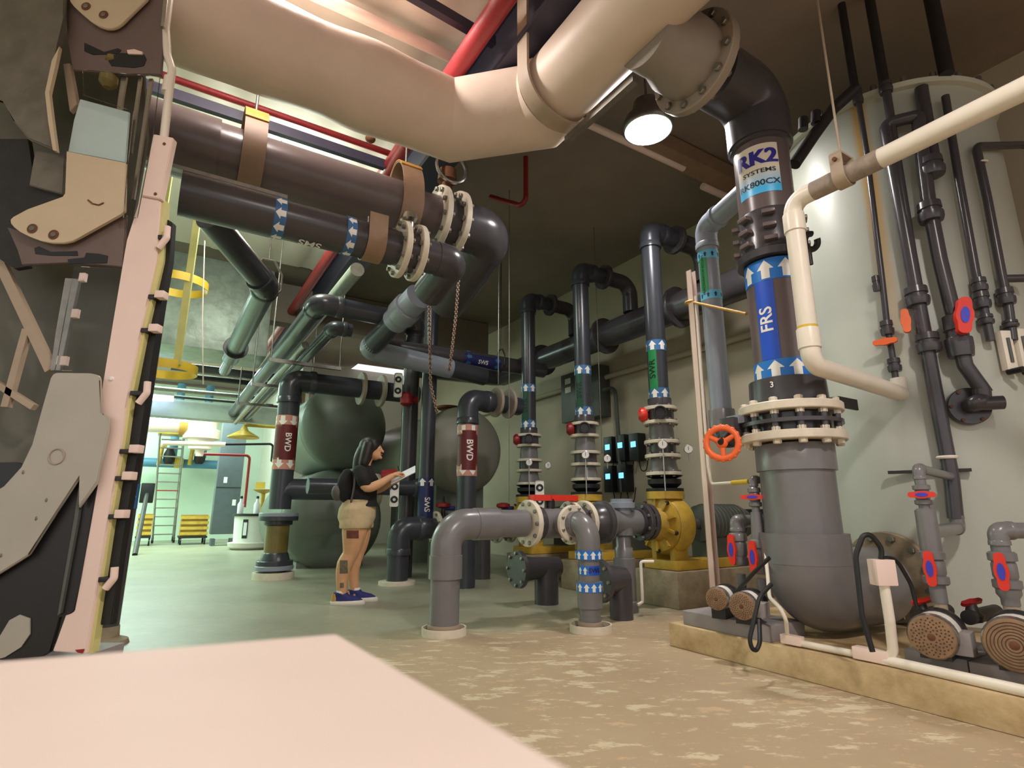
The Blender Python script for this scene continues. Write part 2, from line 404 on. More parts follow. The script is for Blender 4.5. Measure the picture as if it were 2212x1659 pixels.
# far bay: lower header, far wall and side walls
_r = ray(450, 890); hb_ = CAM+_r*(15.5/_r.dot(U))
struct('trim_2', MB().box(W(15.5, -.9, hb_.z), .4, 8.2, .42, U, V, Z), beamm)
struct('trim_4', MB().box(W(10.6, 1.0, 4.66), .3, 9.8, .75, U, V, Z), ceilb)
struct('wall_far', MB().box(W(21.4, -2.0, 2.5), .2, 14, 5.0, U, V, Z), greenw)
struct('wall_side', MB().box(W(17.6, 2.9, 2.5), 5.8, .2, 5.0, U, V, Z), whitew)
struct('wall_end', MB().box(W(16.1, 4.65, 2.5), .2, 3.6, 5.0, U, V, Z), whitew)
struct('wall_left', MB().box(W(12, -4.2, 2.5), 17.5, .2, 5.0, U, V, Z), greenw)
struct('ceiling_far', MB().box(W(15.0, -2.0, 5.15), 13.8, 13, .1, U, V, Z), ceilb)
struct('trim_3', MB().box(W(4.5, 6.27, .9), 12, .06, .05, U, V, Z), dsteel)
# ================================================================ lights
def lamp(name, loc, power, col, r=.2, spot=None, dirn=(0, 0, -1), blend=.5):
    l = bpy.data.lights.new(name, 'SPOT' if spot else 'POINT'); l.energy = power; l.color = col; l.shadow_soft_size = r
    if spot: l.spot_size = math.radians(spot); l.spot_blend = blend
    o = bpy.data.objects.new(name, l); C.objects.link(o); o.location = loc
    o.rotation_euler = Vector(dirn).to_track_quat('-Z', 'Y').to_euler(); return o
def area(name, loc, sx, sy, power, col, dirn=(0, 0, -1)):
    l = bpy.data.lights.new(name, 'AREA'); l.shape = 'RECTANGLE'; l.size = sx; l.size_y = sy; l.energy = power; l.color = col
    o = bpy.data.objects.new(name, l); C.objects.link(o); o.location = loc; o.rotation_euler = Vector(dirn).to_track_quat('-Z', 'Y').to_euler(); return o
LW = (1.0, .90, .85)
lamp_m = emit('lamp_glow', (250, 250, 255), 14)
def high_bay(p, label, r=.2):
    t = thing('high_bay_lamp', label, 'lamp', p, 'high bay lamps')
    p = Vector(p)
    b = MB().lathe(p, Z, [(0, r), (.02, r*1.06), (.05, r*1.06), (.12, r*.95), (.2, r*.62), (.3, r*.55), (.32, r*.3)], 36); b.build('lamp_housing', steel, t)
    MB().lathe(p-Z*.004, Z, [(0, r*.93), (.012, r*.98)], 36).build('lamp_lens', lamp_m, t)
    MB().cyl(p+Z*.3, (p.x, p.y, CEIL+.01), .012).build('suspension_rod', steel, t)
    return t
LP = P(1400, 282, 4.6)
high_bay(LP, 'lit round high bay lamp hanging beside the big dark vertical pipe', .228)
lamp('lamp_light', LP-Z*.03, 190, (1.0, .95, .91), .19, 165)
L2 = P(620, -90, 3.3); L2.z = 4.86; lamp('lamp_light', L2, 150, LW, .15, 172, blend=.15)
lamp('lamp_light', (1.7, -.8, 4.7), 340, (1.0, .92, .86), .2, 160)
lamp('lamp_light', (-1.6, -.4, 4.7), 25, (1.0, .80, .74), .2, 160)
lamp('lamp_light', W(6.6, .9, 4.5), 75, (.86, 1.0, .86), .2)
area('bay_light', W(16.6, -1.2, 4.7), 6, 4, 700, (.72, 1.0, .84))
area('bay_light', W(10.6, -1.6, 4.4), 2, 2, 160, (.74, 1.0, .86))
lamp('lamp_light', W(13.2, 3.9, 3.0), 12, (1.0, .95, .9), .2)
# ================================================================ desk in the foreground
DZ = .835
a = F(740, 1365, DZ); q1 = F(0, 1425, DZ); q2 = F(1270, 1659, DZ)
dl = (q1-a).normalized(); dr = (q2-a).normalized()
t = thing('desk', 'pale pinkish white desk top filling the bottom left foreground', 'desk', (a.x, a.y, 0))
poly = [a, a+dl*1.5, a+dl*1.5+dr*1.3, a+dr*1.3]
deskm = mat('desk_laminate', (226, 208, 197), .45, var=.06, scale=5)
mb = MB(); mb.prism(poly, -Z*.035); bmesh.ops.bevel(mb.b, geom=mb.b.edges[:], offset=.005, segments=2, affect='EDGES')
mb.build('desk_top', deskm, t)
for s1, s2 in ((.06, .06), (1.4, .06), (.06, 1.2), (1.4, 1.2)):
    b = a+dl*s1+dr*s2; MB().box((b.x, b.y, (DZ-.035)/2), .05, .05, DZ-.035).build('leg', steel, t)
# ================================================================ big insulated pipe overhead
def insul_mat():
    m = mat('insulation', (228, 206, 188), .6, var=.10, scale=2.0, bump=.25, bscale=7)
    return m
ins = insul_mat()
A0 = P(600, 112, 3.35); r0 = .318
a_l = along(A0, V, 366); corner = along(A0, V, 975); MID = (V-U).normalized(); cor2 = along(corner, MID, 1168)
dn = -U
t = thing('insulated_pipe', 'huge pale insulated pipe bending overhead across the top of the picture', 'pipe', corner)
def wob(k): return r0*(1+.03*math.sin(k*11)+.018*math.sin(k*21+1)+.03*math.exp(-((k-.55)/.2)**2))
end1 = cor2+dn*.16
def mitre_tube(mb, pts, dirs, rad, n=40):
    rs = []
    for i, (p, d) in enumerate(zip(pts, dirs)):
        d0 = dirs[i]; e1 = Z.copy(); rs_ = []
        ax = d if not isinstance(d, tuple) else d[0]; e2 = ax.cross(Z).normalized(); e1 = e2.cross(ax).normalized()
        for k in range(n):
            q = (e1*math.cos(2*PI*k/n)+e2*math.sin(2*PI*k/n))*rad(i)
            if isinstance(d, tuple):
                nn = (d[0]+d[1]).normalized(); q = q-d[0]*(q.dot(nn)/d[0].dot(nn))
            rs_.append(p+q)
        rs.append(rs_)
    return mb.rings(rs)
seg = [a_l+(corner-a_l)*(i/22) for i in range(20)]; s2 = [corner.lerp(cor2, f_) for f_ in (.35, .65)]
pts_ = seg+[corner]+s2+[cor2, end1]; dirs_ = [V]*20+[(V, MID)]+[MID]*2+[(MID, dn), dn]
mitre_tube(MB(), pts_, dirs_, lambda i: wob(i/22) if i < 20 else r0).build('insulation', ins, t, ang=27)

MB().lathe(cor2+dn*.1, dn, [(0, r0*.90), (2.6, r0*.90)], 40).build('bare_pipe', mat('bare_pipe_cream', (224, 204, 186), .45, var=.06, scale=2), t)
# strap hanger with straight legs up to the ceiling
def strap(root, c, d, R, wd, top, mt, th=.012, name='strap_hanger'):
    c = Vector(c); d = Vector(d).normalized(); s = Z.cross(d).normalized(); o = []
    for rr in (R, R+th):
        o.append([c+s*rr+Z*(top-c.z)]+[c+s*rr*math.cos(a)-Z*rr*math.sin(a) for a in [PI*i/24 for i in range(25)]]+[c-s*rr+Z*(top-c.z)])
    mb = MB(); rs = []
    for p, q in zip(*o): rs.append([p-d*wd/2, p+d*wd/2, q+d*wd/2, q-d*wd/2])
    mb.rings(rs); return mb.build(name, mt, root)
hc = cor2+dn*.26
th_ = thing('pipe_hanger', 'wide beige strap hanger looped under the big insulated pipe', 'hanger', (hc.x, hc.y, hc.z))
strap(th_, hc, dn, r0*1.03, .13, CEIL, mat('strap_beige', (176, 156, 134), .5, var=.12), .02)
ch = MB(); pc = hc-Z*(r0*1.03+.05)+V*.12; ch.box(pc+dn*.30, .75, .05, .05, U, V, Z); ch.build('channel', steel, th_)
# ================================================================ fractionator riser: dark pipe, elbow, union, valve, tape
FX, FY = 1.835, 3.62
FA = Vector((FX, FY, 0)); FVW = Vector((-FX, -FY, 0)).normalized()
def fz(py): return zat(FX, FY, py)
def fp(py): return Vector((FX, FY, fz(py)))
t = thing('vertical_pipe', 'thick dark grey vertical pipe with blue FRS label and white flanges', 'pipe', (FX, FY, .15))
zt = 3.93; elb = W(2.1, 3.47, zt); r1, r2 = .188, .212
zb = .15+.30
# bottom elbow, pipe and sockets
tv = W(2.1, 3.47)
bx, by = FX, FY
EV = (V*.998-U*.05).normalized()
MB().sweep([(bx, by, fz(1158)+.02), (bx, by, .155+.265), Vector((bx, by, .155+.265))+EV*.70], lambda k: .255-.01*k, 36, .30, 16).build('elbow', pvc, t)
coupling(t, Vector((bx, by, fz(1158)-.08)), Z, .2565, .16, pvc, 'socket')
MB().cyl((bx, by, fz(1165)), (bx, by, fz(1015)), r2+.008, seg=44).build('pipe', pvc, t)
coupling(t, Vector((bx, by, (fz(1018)+fz(962))/2)), Z, r2+.024, fz(962)-fz(1018), pvc, 'socket')
RF = .315
flange(t, fp(948), Z, RF, r2, .055, 12, fwhite, fwhite)
vz0, vz1 = fz(934), fz(903)
vb = MB(); vb.lathe((bx, by, vz0-.01), Z, [(0, .23), (vz1-vz0+.02, .23)], 40); vb.tubering((bx, by, (vz0+vz1)/2-.012), Z, .024, RF-.01, .22)
for i in range(12):
    a_ = 2*PI*(i+.5)/12; vb.cyl((bx+.275*math.cos(a_), by+.275*math.sin(a_), vz0-.02), (bx+.275*math.cos(a_), by+.275*math.sin(a_), vz1+.02), .022, seg=10)
vo = vb.build('valve_body', pvcd, t)
flange(t, fp(888), Z, RF, r2, .055, 12, fwhite, fwhite)
# gear box and orange handwheel on the left of the valve
gz = (vz0+vz1)/2; gl = -V*.50+U*.62
gb = Vector((bx, by, gz))+gl.normalized()*.36
MB().box(gb, .12, .13, .13, U, V, Z, .01).build('gear_box', pvcd, vo); MB().box(gb+Z*.05-gl.normalized()*.05, .14, .1, .06, U, V, Z, .008).build('gear_box_cover', pvcl, vo)
wc = P(1560, 957, gb.y-.20)
axw = (CAM-wc); axw.z = 0; axw = (axw.normalized()*.8-V*.45).normalized()
hw = MB(); hw.torus(wc, axw, .098, .02, 40, 10); _, e1, e2 = basis(axw, Z)
for i in range(3):
    a_ = 2*PI*i/3+PI; hw.cyl(wc, wc+(e1*math.cos(a_)+e2*math.sin(a_))*.092, .019, .015, 10)
for i in range(18):
    a_ = 2*PI*i/18; hw.sphere(wc+(e1*math.cos(a_)+e2*math.sin(a_))*.108, .016, seg=8, rings_=5)
hw.sphere(wc, .036, seg=12, rings_=8); hw.build('handwheel', orange, vo)
MB().cyl(wc+axw*.045, gb, .018).build('spindle', blackp, vo)
# hub with number, tape bands, FRS label
MB().lathe((bx, by, fz(884)), Z, [(0, r2+.03), (fz(826)-fz(884), r2+.022), (fz(824)-fz(884), r2)], 44).build('hub', pvcd, t)
q = Cyl((bx, by, fz(843)), Z, r2+.03, FVW); mb = MB(); q.text(mb, '3', .052, -.085, 0, 0, .003); mb.build('lettering', wtape, t)
MB().cyl((bx, by, fz(826)), (bx, by, fz(585)), r1, seg=44).build('pipe', pvcb, t)
arrow_band(t, fp(806), Z, r1, fz(786)-fz(824), 9, tapeb, view=FVW)
arrow_band(t, fp(600), Z, r1, fz(578)-fz(622), 9, tapeb, view=FVW)
label_strip(t, fp(703), Z, r1, fz(622)-fz(786), .125, taped, 'FRS', wtape, .115, -.075, 90, FVW)
# union coupling with lugs
u0, u1 = fz(574), fz(472)
cu_ = MB(); hgt = u1-u0
cu_.lathe((bx, by, u0), Z, [(0, r1+.045), (.05, r1+.05), (.07, r1+.02), (hgt*.9, r1+.012), (hgt, r1)], 44)
cu_.build('coupling', pvcd, t)
for k in range(8):
    a_ = 2*PI*k/8+.35; rd = Vector((math.cos(a_), math.sin(a_), 0)); tn = Vector((-rd.y, rd.x, 0))
    for j in range(3):
        MB().box(Vector((bx, by, u0+.11+j*hgt*.27))+rd*(r1+.03), .055, .085, .03, rd, tn, Z, .008).build('lug', pvcb, t)
MB().cyl((bx, by, u1-.01), (bx, by, fz(318)), r1, seg=44).build('pipe', pvcb, t)
MB().lathe((bx, by, fz(330)), Z, [(0, r1), (.01, r1+.022), (.12, r1+.026), (.14, r1+.01)], 44).build('socket', pvcd, t)
# sticker
q = Cyl(fp(392), Z, r1, FVW)
sh = fz(340)-fz(440); mb = MB(); mb.m(wtape); xo = -.035; sw = .30
def grad_mat():
    m = bpy.data.materials.new('sticker_print'); m.use_nodes = True; nt = m.node_tree; b = nt.nodes['Principled BSDF']
    tc = nt.nodes.new('ShaderNodeTexCoord'); se = nt.nodes.new('ShaderNodeSeparateXYZ'); mr = nt.nodes.new('ShaderNodeMapRange'); rp = nt.nodes.new('ShaderNodeValToRGB')
    nt.links.new(tc.outputs['Generated'], se.inputs[0]); nt.links.new(se.outputs[2], rp.inputs[0]); nt.links.new(rp.outputs[0], b.inputs['Base Color'])
    rp.color_ramp.elements[0].position = .12; rp.color_ramp.elements[0].color = (*lin((70, 184, 240)), 1)
    rp.color_ramp.elements[1].position = .5; rp.color_ramp.elements[1].color = (*lin((238, 226, 208)), 1)
    b.inputs['Roughness'].default_value = .35; return m
mb = MB(); q.patch(mb, xo-sw/2, xo+sw/2, -sh/2, sh/2, .002); st = mb.build('sticker', grad_mat(), t)
mb = MB(); mb.m(inkn); q.text(mb, 'RK2', .155, xo, sh*.22, 0, .004, 1.05)
for k in (-.006, .006): q.text(mb, 'RK2', .155, xo+k, sh*.22, 0, .0042, 1.05)
mb.build('lettering', inkn, st)
mb = MB(); q.text(mb, 'SYSTEMS', .045, xo+.01, -sh*.06, 0, .004, 1.3); mb.build('lettering', ink, st)
mb = MB(); q.text(mb, 'RK800CX', .06, xo, -sh*.30, 0, .004, 1.15); mb.build('lettering', ink, st)
MB().box(P(1803, 866, 3.55), .22, .16, .012, V, U, (Z)).build('bracket', dsteel, t); MB().box(P(1803, 866, 3.55)-Z*.03+U*-.08, .22, .012, .07, V, U, Z).build('bracket', dsteel, t)
# top elbow to the left, big flange, stub into the insulated line
MB().sweep([(bx, by, fz(322)), Vector((bx, by, zt)), Vector((bx, by, zt))-V*.50], lambda k: r1+.035, 40, .26, 16).build('elbow', pvcd, t)
fc = Vector((bx, by, zt))-V*.70
flange(t, fc+V*.03, V, .345, .2, .07, 12, mat('flange_grey', (160, 146, 132), .55, var=.12), steel)
MB().lathe(fc-V*.45, V, [(0, .22), (.2, .22), (.30, .26), (.45, .26)], 40).build('reducer', mat('stub_grey', (150, 140, 130), .6, var=.1), t)
MB().cyl(fc-V*.40, Vector((bx, by, zt))-V*(3.47-uvz(cor2)[1]-r0*.93), .2).build('pipe', MATS['stub_grey'], t)
# ================================================================ plinth and tank on the right
PLH = .15
plc = conc
t_ = MB(); u_l, u_r, v_f = 2.92, -.6, 3.10
t_.box(W((u_l+u_r)/2, v_f+1.6, PLH/2), u_l-u_r, 3.2, PLH, U, V, Z, .012)
def plinth_mat():
    return mat('plinth_concrete', (214, 188, 146), .75, var=.16, scale=5, bump=.2, bscale=18, rgb2=(176, 148, 106))
solo('concrete_plinth', t_, plinth_mat(), 'long low tan concrete plinth under the pumps and tank on the right', 'plinth', W(1.2, 4.6, 0))
TU, TV, TR, TZ = 2.02, 5.22, .80, 4.18
TC = W(TU, TV)
def tank_mat():
    m = mat('tank_fibreglass', (186, 188, 176), .38, var=.10, scale=1.6)
    nt = m.node_tree; N = nt.nodes; L = nt.links; b = N['Principled BSDF']; src = b.inputs['Base Color'].links[0].from_socket
    tc = N.new('ShaderNodeTexCoord'); sp_ = N.new('ShaderNodeSeparateXYZ'); L.new(tc.outputs['Object'], sp_.inputs[0])
    at = N.new('ShaderNodeMath'); at.operation = 'ARCTAN2'; L.new(sp_.outputs[1], at.inputs[0]); L.new(sp_.outputs[0], at.inputs[1])
    n = N.new('ShaderNodeTexNoise'); n.inputs['Scale'].default_value = 1.4; n.inputs['Detail'].default_value = 3; L.new(tc.outputs['Object'], n.inputs['Vector'])
    ad = N.new('ShaderNodeMath'); ad.operation = 'MULTIPLY_ADD'; L.new(n.outputs['Fac'], ad.inputs[0]); ad.inputs[1].default_value = .06; L.new(at.outputs[0], ad.inputs[2])
    rp = N.new('ShaderNodeValToRGB'); e = rp.color_ramp.elements
    mr = N.new('ShaderNodeMapRange'); mr.inputs['From Min'].default_value = STREAK-.09; mr.inputs['From Max'].default_value = STREAK+.09; L.new(ad.outputs[0], mr.inputs['Value'])
    e[0].position = 0; e[0].color = (0, 0, 0, 1); e[1].position = .3; e[1].color = (1, 1, 1, 1); x = e.new(.7); x.color = (1, 1, 1, 1); x = e.new(1); x.color = (0, 0, 0, 1)
    L.new(mr.outputs[0], rp.inputs[0])
    zr = N.new('ShaderNodeMapRange'); zr.inputs['From Min'].default_value = 1.6; zr.inputs['From Max'].default_value = 3.2; L.new(sp_.outputs[2], zr.inputs['Value'])
    mu = N.new('ShaderNodeMath'); mu.operation = 'MULTIPLY'; L.new(rp.outputs[0], mu.inputs[0]); L.new(zr.outputs[0], mu.inputs[1])
    mx = N.new('ShaderNodeMix'); mx.data_type = 'RGBA'; L.new(mu.outputs[0], mx.inputs[0]); L.new(src, mx.inputs[6]); mx.inputs[7].default_value = (*lin((196, 158, 100)), 1)
    L.new(mx.outputs[2], b.inputs['Base Color']); return m
def T(px, py, off=0.0):                 # where the view ray meets the tank wall (or a shell off metres outside it)
    r = ray(px, py); o = CAM-TC; R = TR+off
    a = r.x**2+r.y**2; b = 2*(o.x*r.x+o.y*r.y); c = o.x**2+o.y**2-R*R; D = b*b-4*a*c
    k = (-b-math.sqrt(max(D, 0)))/(2*a); return CAM+r*k
sq = T(1905, 500)-TC; STREAK = math.atan2(sq.y, sq.x)
t = thing('tank', 'tall pale round fibreglass tank behind the thin dark pipes on the right', 'tank', (TC.x, TC.y, PLH))
MB().lathe((TC.x, TC.y, PLH+.003), Z, [(0, TR), (.03, TR+.03), (.08, TR+.03), (.1, TR), (TZ-PLH-.06, TR)], 72).build('tank_shell', tank_mat(), t)
MB().lathe((TC.x, TC.y, TZ-.06), Z, [(0, TR), (0, TR+.05), (.045, TR+.05), (.05, TR+.02), (.07, TR*.9), (.14, .5)], 72).build('rim', fibre, t)
for k in range(26):
    a_ = 2*PI*k/26; q_ = TC+Vector((math.cos(a_), math.sin(a_), 0))*(TR+.028)
    MB().hexn((q_.x, q_.y, TZ-.012), Z, .022, .05).build('bolt', steel, t)
# elbow flange where the big dark elbow enters the tank
fl_c = Vector((FX, FY, .46))+EV*.90
flo = flange(t, fl_c, EV, .30, .2, .06, 12, mat('flange_rusty', (150, 132, 108), .6, var=.35, scale=9), steel)
MB().cyl(fl_c+EV*.03, fl_c+EV*.34, .23, seg=32).build('nozzle', fibre, t)
# two small flow meters with white frames
for i, (x, y0, y1, lab) in enumerate(((2172, 716, 800, 'white framed flow meter on the tank, the one in full view'), (2203, 712, 800, 'white framed flow meter on the tank cut by the right edge of the picture'))):
    p0 = T(x, y0, .05); p1 = T(x+4, y1, .05); n_ = (p0-TC); n_.z = 0; n_.normalize(); e_ = Z.cross(n_); m_ = (p0+p1)/2; h_ = abs(p0.z-p1.z)
    tt = thing('flow_meter', lab, 'meter', m_, 'flow meters on the tank')
    MB().box(m_, .05, .075, h_, n_, e_, Z, .006).build('frame', wpvc, tt)
    MB().cyl(m_+n_*.027-Z*h_*.32, m_+n_*.027+Z*h_*.3, .011).build('glass_tube', MATS['motor_grey'], tt)
    MB().cyl(m_-Z*h_*.55-e_*.02+n_*.0, m_-Z*h_*.55+n_*.09, .02).build('end_cap', blackp, tt)
# ---------------------------------------------------------------- pipes on the tank face
def tpath(px, off): return [T(x, y, off) for x, y in px]
def union(root, p, d, r, h, mt=pvcd):
    MB().lathe(Vector(p)-Vector(d).normalized()*h/2, d, [(0, r), (0, r*1.45), (h*.2, r*1.6), (h*.42, r*1.6), (h*.45, r*1.3), (h*.6, r*1.3), (h*.62, r*1.5), (h*.95, r*1.45), (h, r)], 14).build('union', mt, root)
def tnorm(p): n = Vector(p)-TC; n.z = 0; return n.normalized()
def drop(label, px, off, r, extras=(), mt=pvcd, rb=.06):
    pts = tpath(px, off); t = thing('tank_drop_pipe', label, 'pipe', pts[-1], 'dark pipes on the tank face')
    MB().sweep(pts, r, 14, rb).build('pipe', mt, t)
    return t
t = drop('thin dark tank pipe nearest the white elbow, with a flat orange lever', [(1852, 203), (1872, 330), (1905, 600), (1916, 700), (1928, 770), (1937, 836)], .07, .021)
union(t, T(1853, 212, .07), Z, .024, .1); union(t, T(1893, 612, .07), Z, .018, .12)
for y, h in ((708, .11), (788, .1)): union(t, T(1915+(y-705)*.2, y, .07), Z, .028, h)
p = T(1917, 742, .07); lever(t, p+tnorm(p)*.05, tnorm(p), Z.cross(tnorm(p)), .15, .05, .03, orange, None)
t = drop('thin dark tank pipe second from the white elbow, crossing behind the white pipe', [(1912, 178), (1935, 330), (1985, 640), (1990, 668)], .11, .030)
union(t, T(1913, 190, .11), Z, .03, .09)
# thick loop: up from the check valve, over the U bend, down through the red valve to the flange
pts = tpath([(2064, 1120), (2055, 1030), (2030, 900), (1985, 660), (1950, 470), (1918, 300)], .10)
up = tpath([(1985, 270), (2005, 430), (2030, 560), (2062, 690), (2085, 790), (2128, 850)], .12)
t = thing('looped_tank_pipe', 'thick dark pipe looping in a U near the tank rim and back down', 'pipe', pts[0], 'dark pipes on the tank face')
MB().sweep(pts+[T(1912, 268, .10), T(1950, 258, .12), T(1985, 250, .12)]+up, .046, 18, .08).build('pipe', pvcd, t)
for x, y in ((1972, 640), (1996, 740)):
    union(t, T(x+8, y, .10), Z, .048, .14)
p = T(1975, 697, .10); lever(t, p+tnorm(p)*.06-Z.cross(tnorm(p))*.05, tnorm(p), Z, .17, .06, .035, orange, None)
for x, y in ((2009, 458), (2012, 360), (2068, 725)): union(t, T(x, y, .12), Z, .05, .15 if y != 725 else .3)
p = T(2072, 690, .16); lever(t, p+tnorm(p)*.05, tnorm(p), Z+Z.cross(tnorm(p))*.15, .25, .1, .05, red)
p = T(2092, 878, .035); n_ = tnorm(p); flange(t, p, n_, .125, .05, .05, 6, pvcd, MATS['rust_brown'], both=False)
MB().sweep([T(2120, 842, .12), T(2122, 862, .12), p+n_*.12, p+n_*.02], .052, 18, .04).build('elbow', pvcd, t)
MB().cyl(p+n_*.10, p+n_*.10+Z.cross(n_)*.15, .045).build('cap', pvcd, t)
# low brackets and clamp
p = T(2030, 1018, .10); n_ = tnorm(p); e_ = Z.cross(n_)
MB().torus(T(2046, 988, .10), Z, .05, .012, 20, 6).build('clamp', wpvc, t)
MB().box(T(2005, 1018, .03), .05, .46, .02, n_, e_, Z).build('bracket', dsteel, t)
t = drop('short dark capped pipe hanging from the tank rim beside the U bend', [(1990, 190), (2008, 300), (2022, 375)], .05, .045)
t = drop('slim dark tank pipe right of the red valve, ending open above the flow meters', [(2042, 208), (2070, 380), (2108, 590), (2124, 660), (2140, 736)], .06, .027)
union(t, T(2120, 648, .06), Z, .032, .12); union(t, T(2115, 615, .06), Z, .030, .10); union(t, T(2130, 690, .06), Z, .028, .07)
t = drop('slim dark tank pipe farthest right, bending away along the wall near the top', [(2400, 330), (2212, 313), (2108, 316), (2133, 430), (2163, 590), (2178, 660), (2188, 735)], .06, .029)
union(t, T(2172, 640, .06), Z, .034, .12); union(t, T(2182, 700, .06), Z, .03, .05)
p = T(2168, 602, .06); e_ = Z.cross(tnorm(p)); MB().cyl(p, p-e_*.0+tnorm(p)*.02+e_*.13, .028).build('branch', pvcd, t)
MB().torus(T(2120, 352, .06), Z, .032, .008, 16, 6).build('clamp', wpvc, t)
# dark pipework at the top left shoulder of the tank and overhead hangers
t = thing('overhead_pipe', 'dark pipes with couplings crossing the tank rim just right of the thick vertical pipe', 'pipe', P(1760, 300, 4.1))
MB().sweep([P(1716, 355, 3.7), P(1760, 290, 3.72), P(1800, 235, 3.75), P(1850, 190, 3.72)], .045, 14, .1).build('pipe', dsteel, t)
for x, y in ((1735, 270), (1762, 256)): MB().cyl(P(x, y+10, 3.72), P(x, y-14, 3.72), .035, seg=12).build('coupling', dsteel, t)
for k, (x, y) in enumerate(((1850, 200), (1912, 180), (2045, 150))):
    t = thing('riser_pipe', ('dark riser pipe going up from the tank rim to the ceiling, leftmost of three', 'dark riser pipe going up from the tank rim to the ceiling, middle of three', 'dark riser pipe going up from the tank rim to the ceiling, rightmost of three')[k], 'pipe', T(x, y+10, .07), 'risers above the tank')
    p = T(x, y+10, .07); MB().cyl(p, (p.x, p.y, CEIL+.01), (.03, .036, .05)[k]).build('pipe', dsteel, t)
# ---------------------------------------------------------------- white pvc line in front
wr = .055
p_e = P(1710, 436, 3.15); p_d = Vector((p_e.x, p_e.y, 0)); p_d.z = zat(p_d.x, p_d.y, 788)
r_end = p_e-U*2.6; r_end.z = p_e.z+.02
t = thing('white_pipe', 'white plastic pipe zigzagging in front of the thick dark vertical pipe', 'pipe', p_d)
tk = T(1945, 850, .07)
MB().sweep([p_e-U*2.6, p_e, p_d, tk], wr, 24, .09, 8).build('pipe', wpvc, t)
for a_, b_ in ((p_e, p_d),):
    for s_ in (a_-Z*.0,): pass
MB().cyl(tk-Z*.01, tk+Z*.11, .05).build('tee_end', wpvc, t)
coupling(t, p_d+Z*.16, Z, wr+.008, .12, wpvc); coupling(t, p_e-Z*.15, Z, wr+.008, .12, wpvc)
MB().cyl(P(1735, 703, 3.15).to_3d() if False else Vector((p_e.x, p_e.y, zat(p_e.x, p_e.y, 705))), Vector((p_e.x, p_e.y, zat(p_e.x, p_e.y, 724))), wr+.0015).build('yellow_band', yellowb, t)
g0 = along(p_e, -U, 1760); g1 = along(p_e, -U, 1905)
MB().cyl(g0, g1, wr+.002).build('grey_wrap', mat('grey_wrap', (164, 148, 134), .6, var=.3, scale=20), t)
hg = along(p_e, -U, 1822)
t = thing('pipe_clevis', 'beige clevis hanger with a thin rod holding up the white plastic pipe', 'hanger', hg)
strap(t, hg, U, wr+.006, .07, hg.z+.13, MATS['strap_beige'], .008, 'clevis')
MB().cyl(hg+Z*.085-V*.085, hg+Z*.085+V*.085, .012).build('bolt', rust, t)
MB().cyl(hg+Z*.13, (hg.x, hg.y, CEIL+.01), .007).build('rod', MATS['strap_beige'], t)
MB().box(hg+Z*.13, .06, .14, .012, U, V, Z).build('top_plate', MATS['strap_beige'], t)
# small clamp behind the vertical white run
p = P(1752, 522, 3.3)
t = thing('wall_clamp', 'small dark open pipe clamp behind the white vertical run', 'clamp', p)
MB().torus(p, Vector((.2, -.8, -.2)), .05, .02, 20, 8, 5.2).build('ring', dsteel, t)
MB().cyl(p+Vector((-.10, .06, .0)), p+Vector((-.02, .02, 0)), .02).build('arm', dsteel, t)
MB().cyl(p+Vector((-.02, .0, -.04)), p+Vector((-.02, .0, -.16)), .014).build('bolt', dsteel, t)
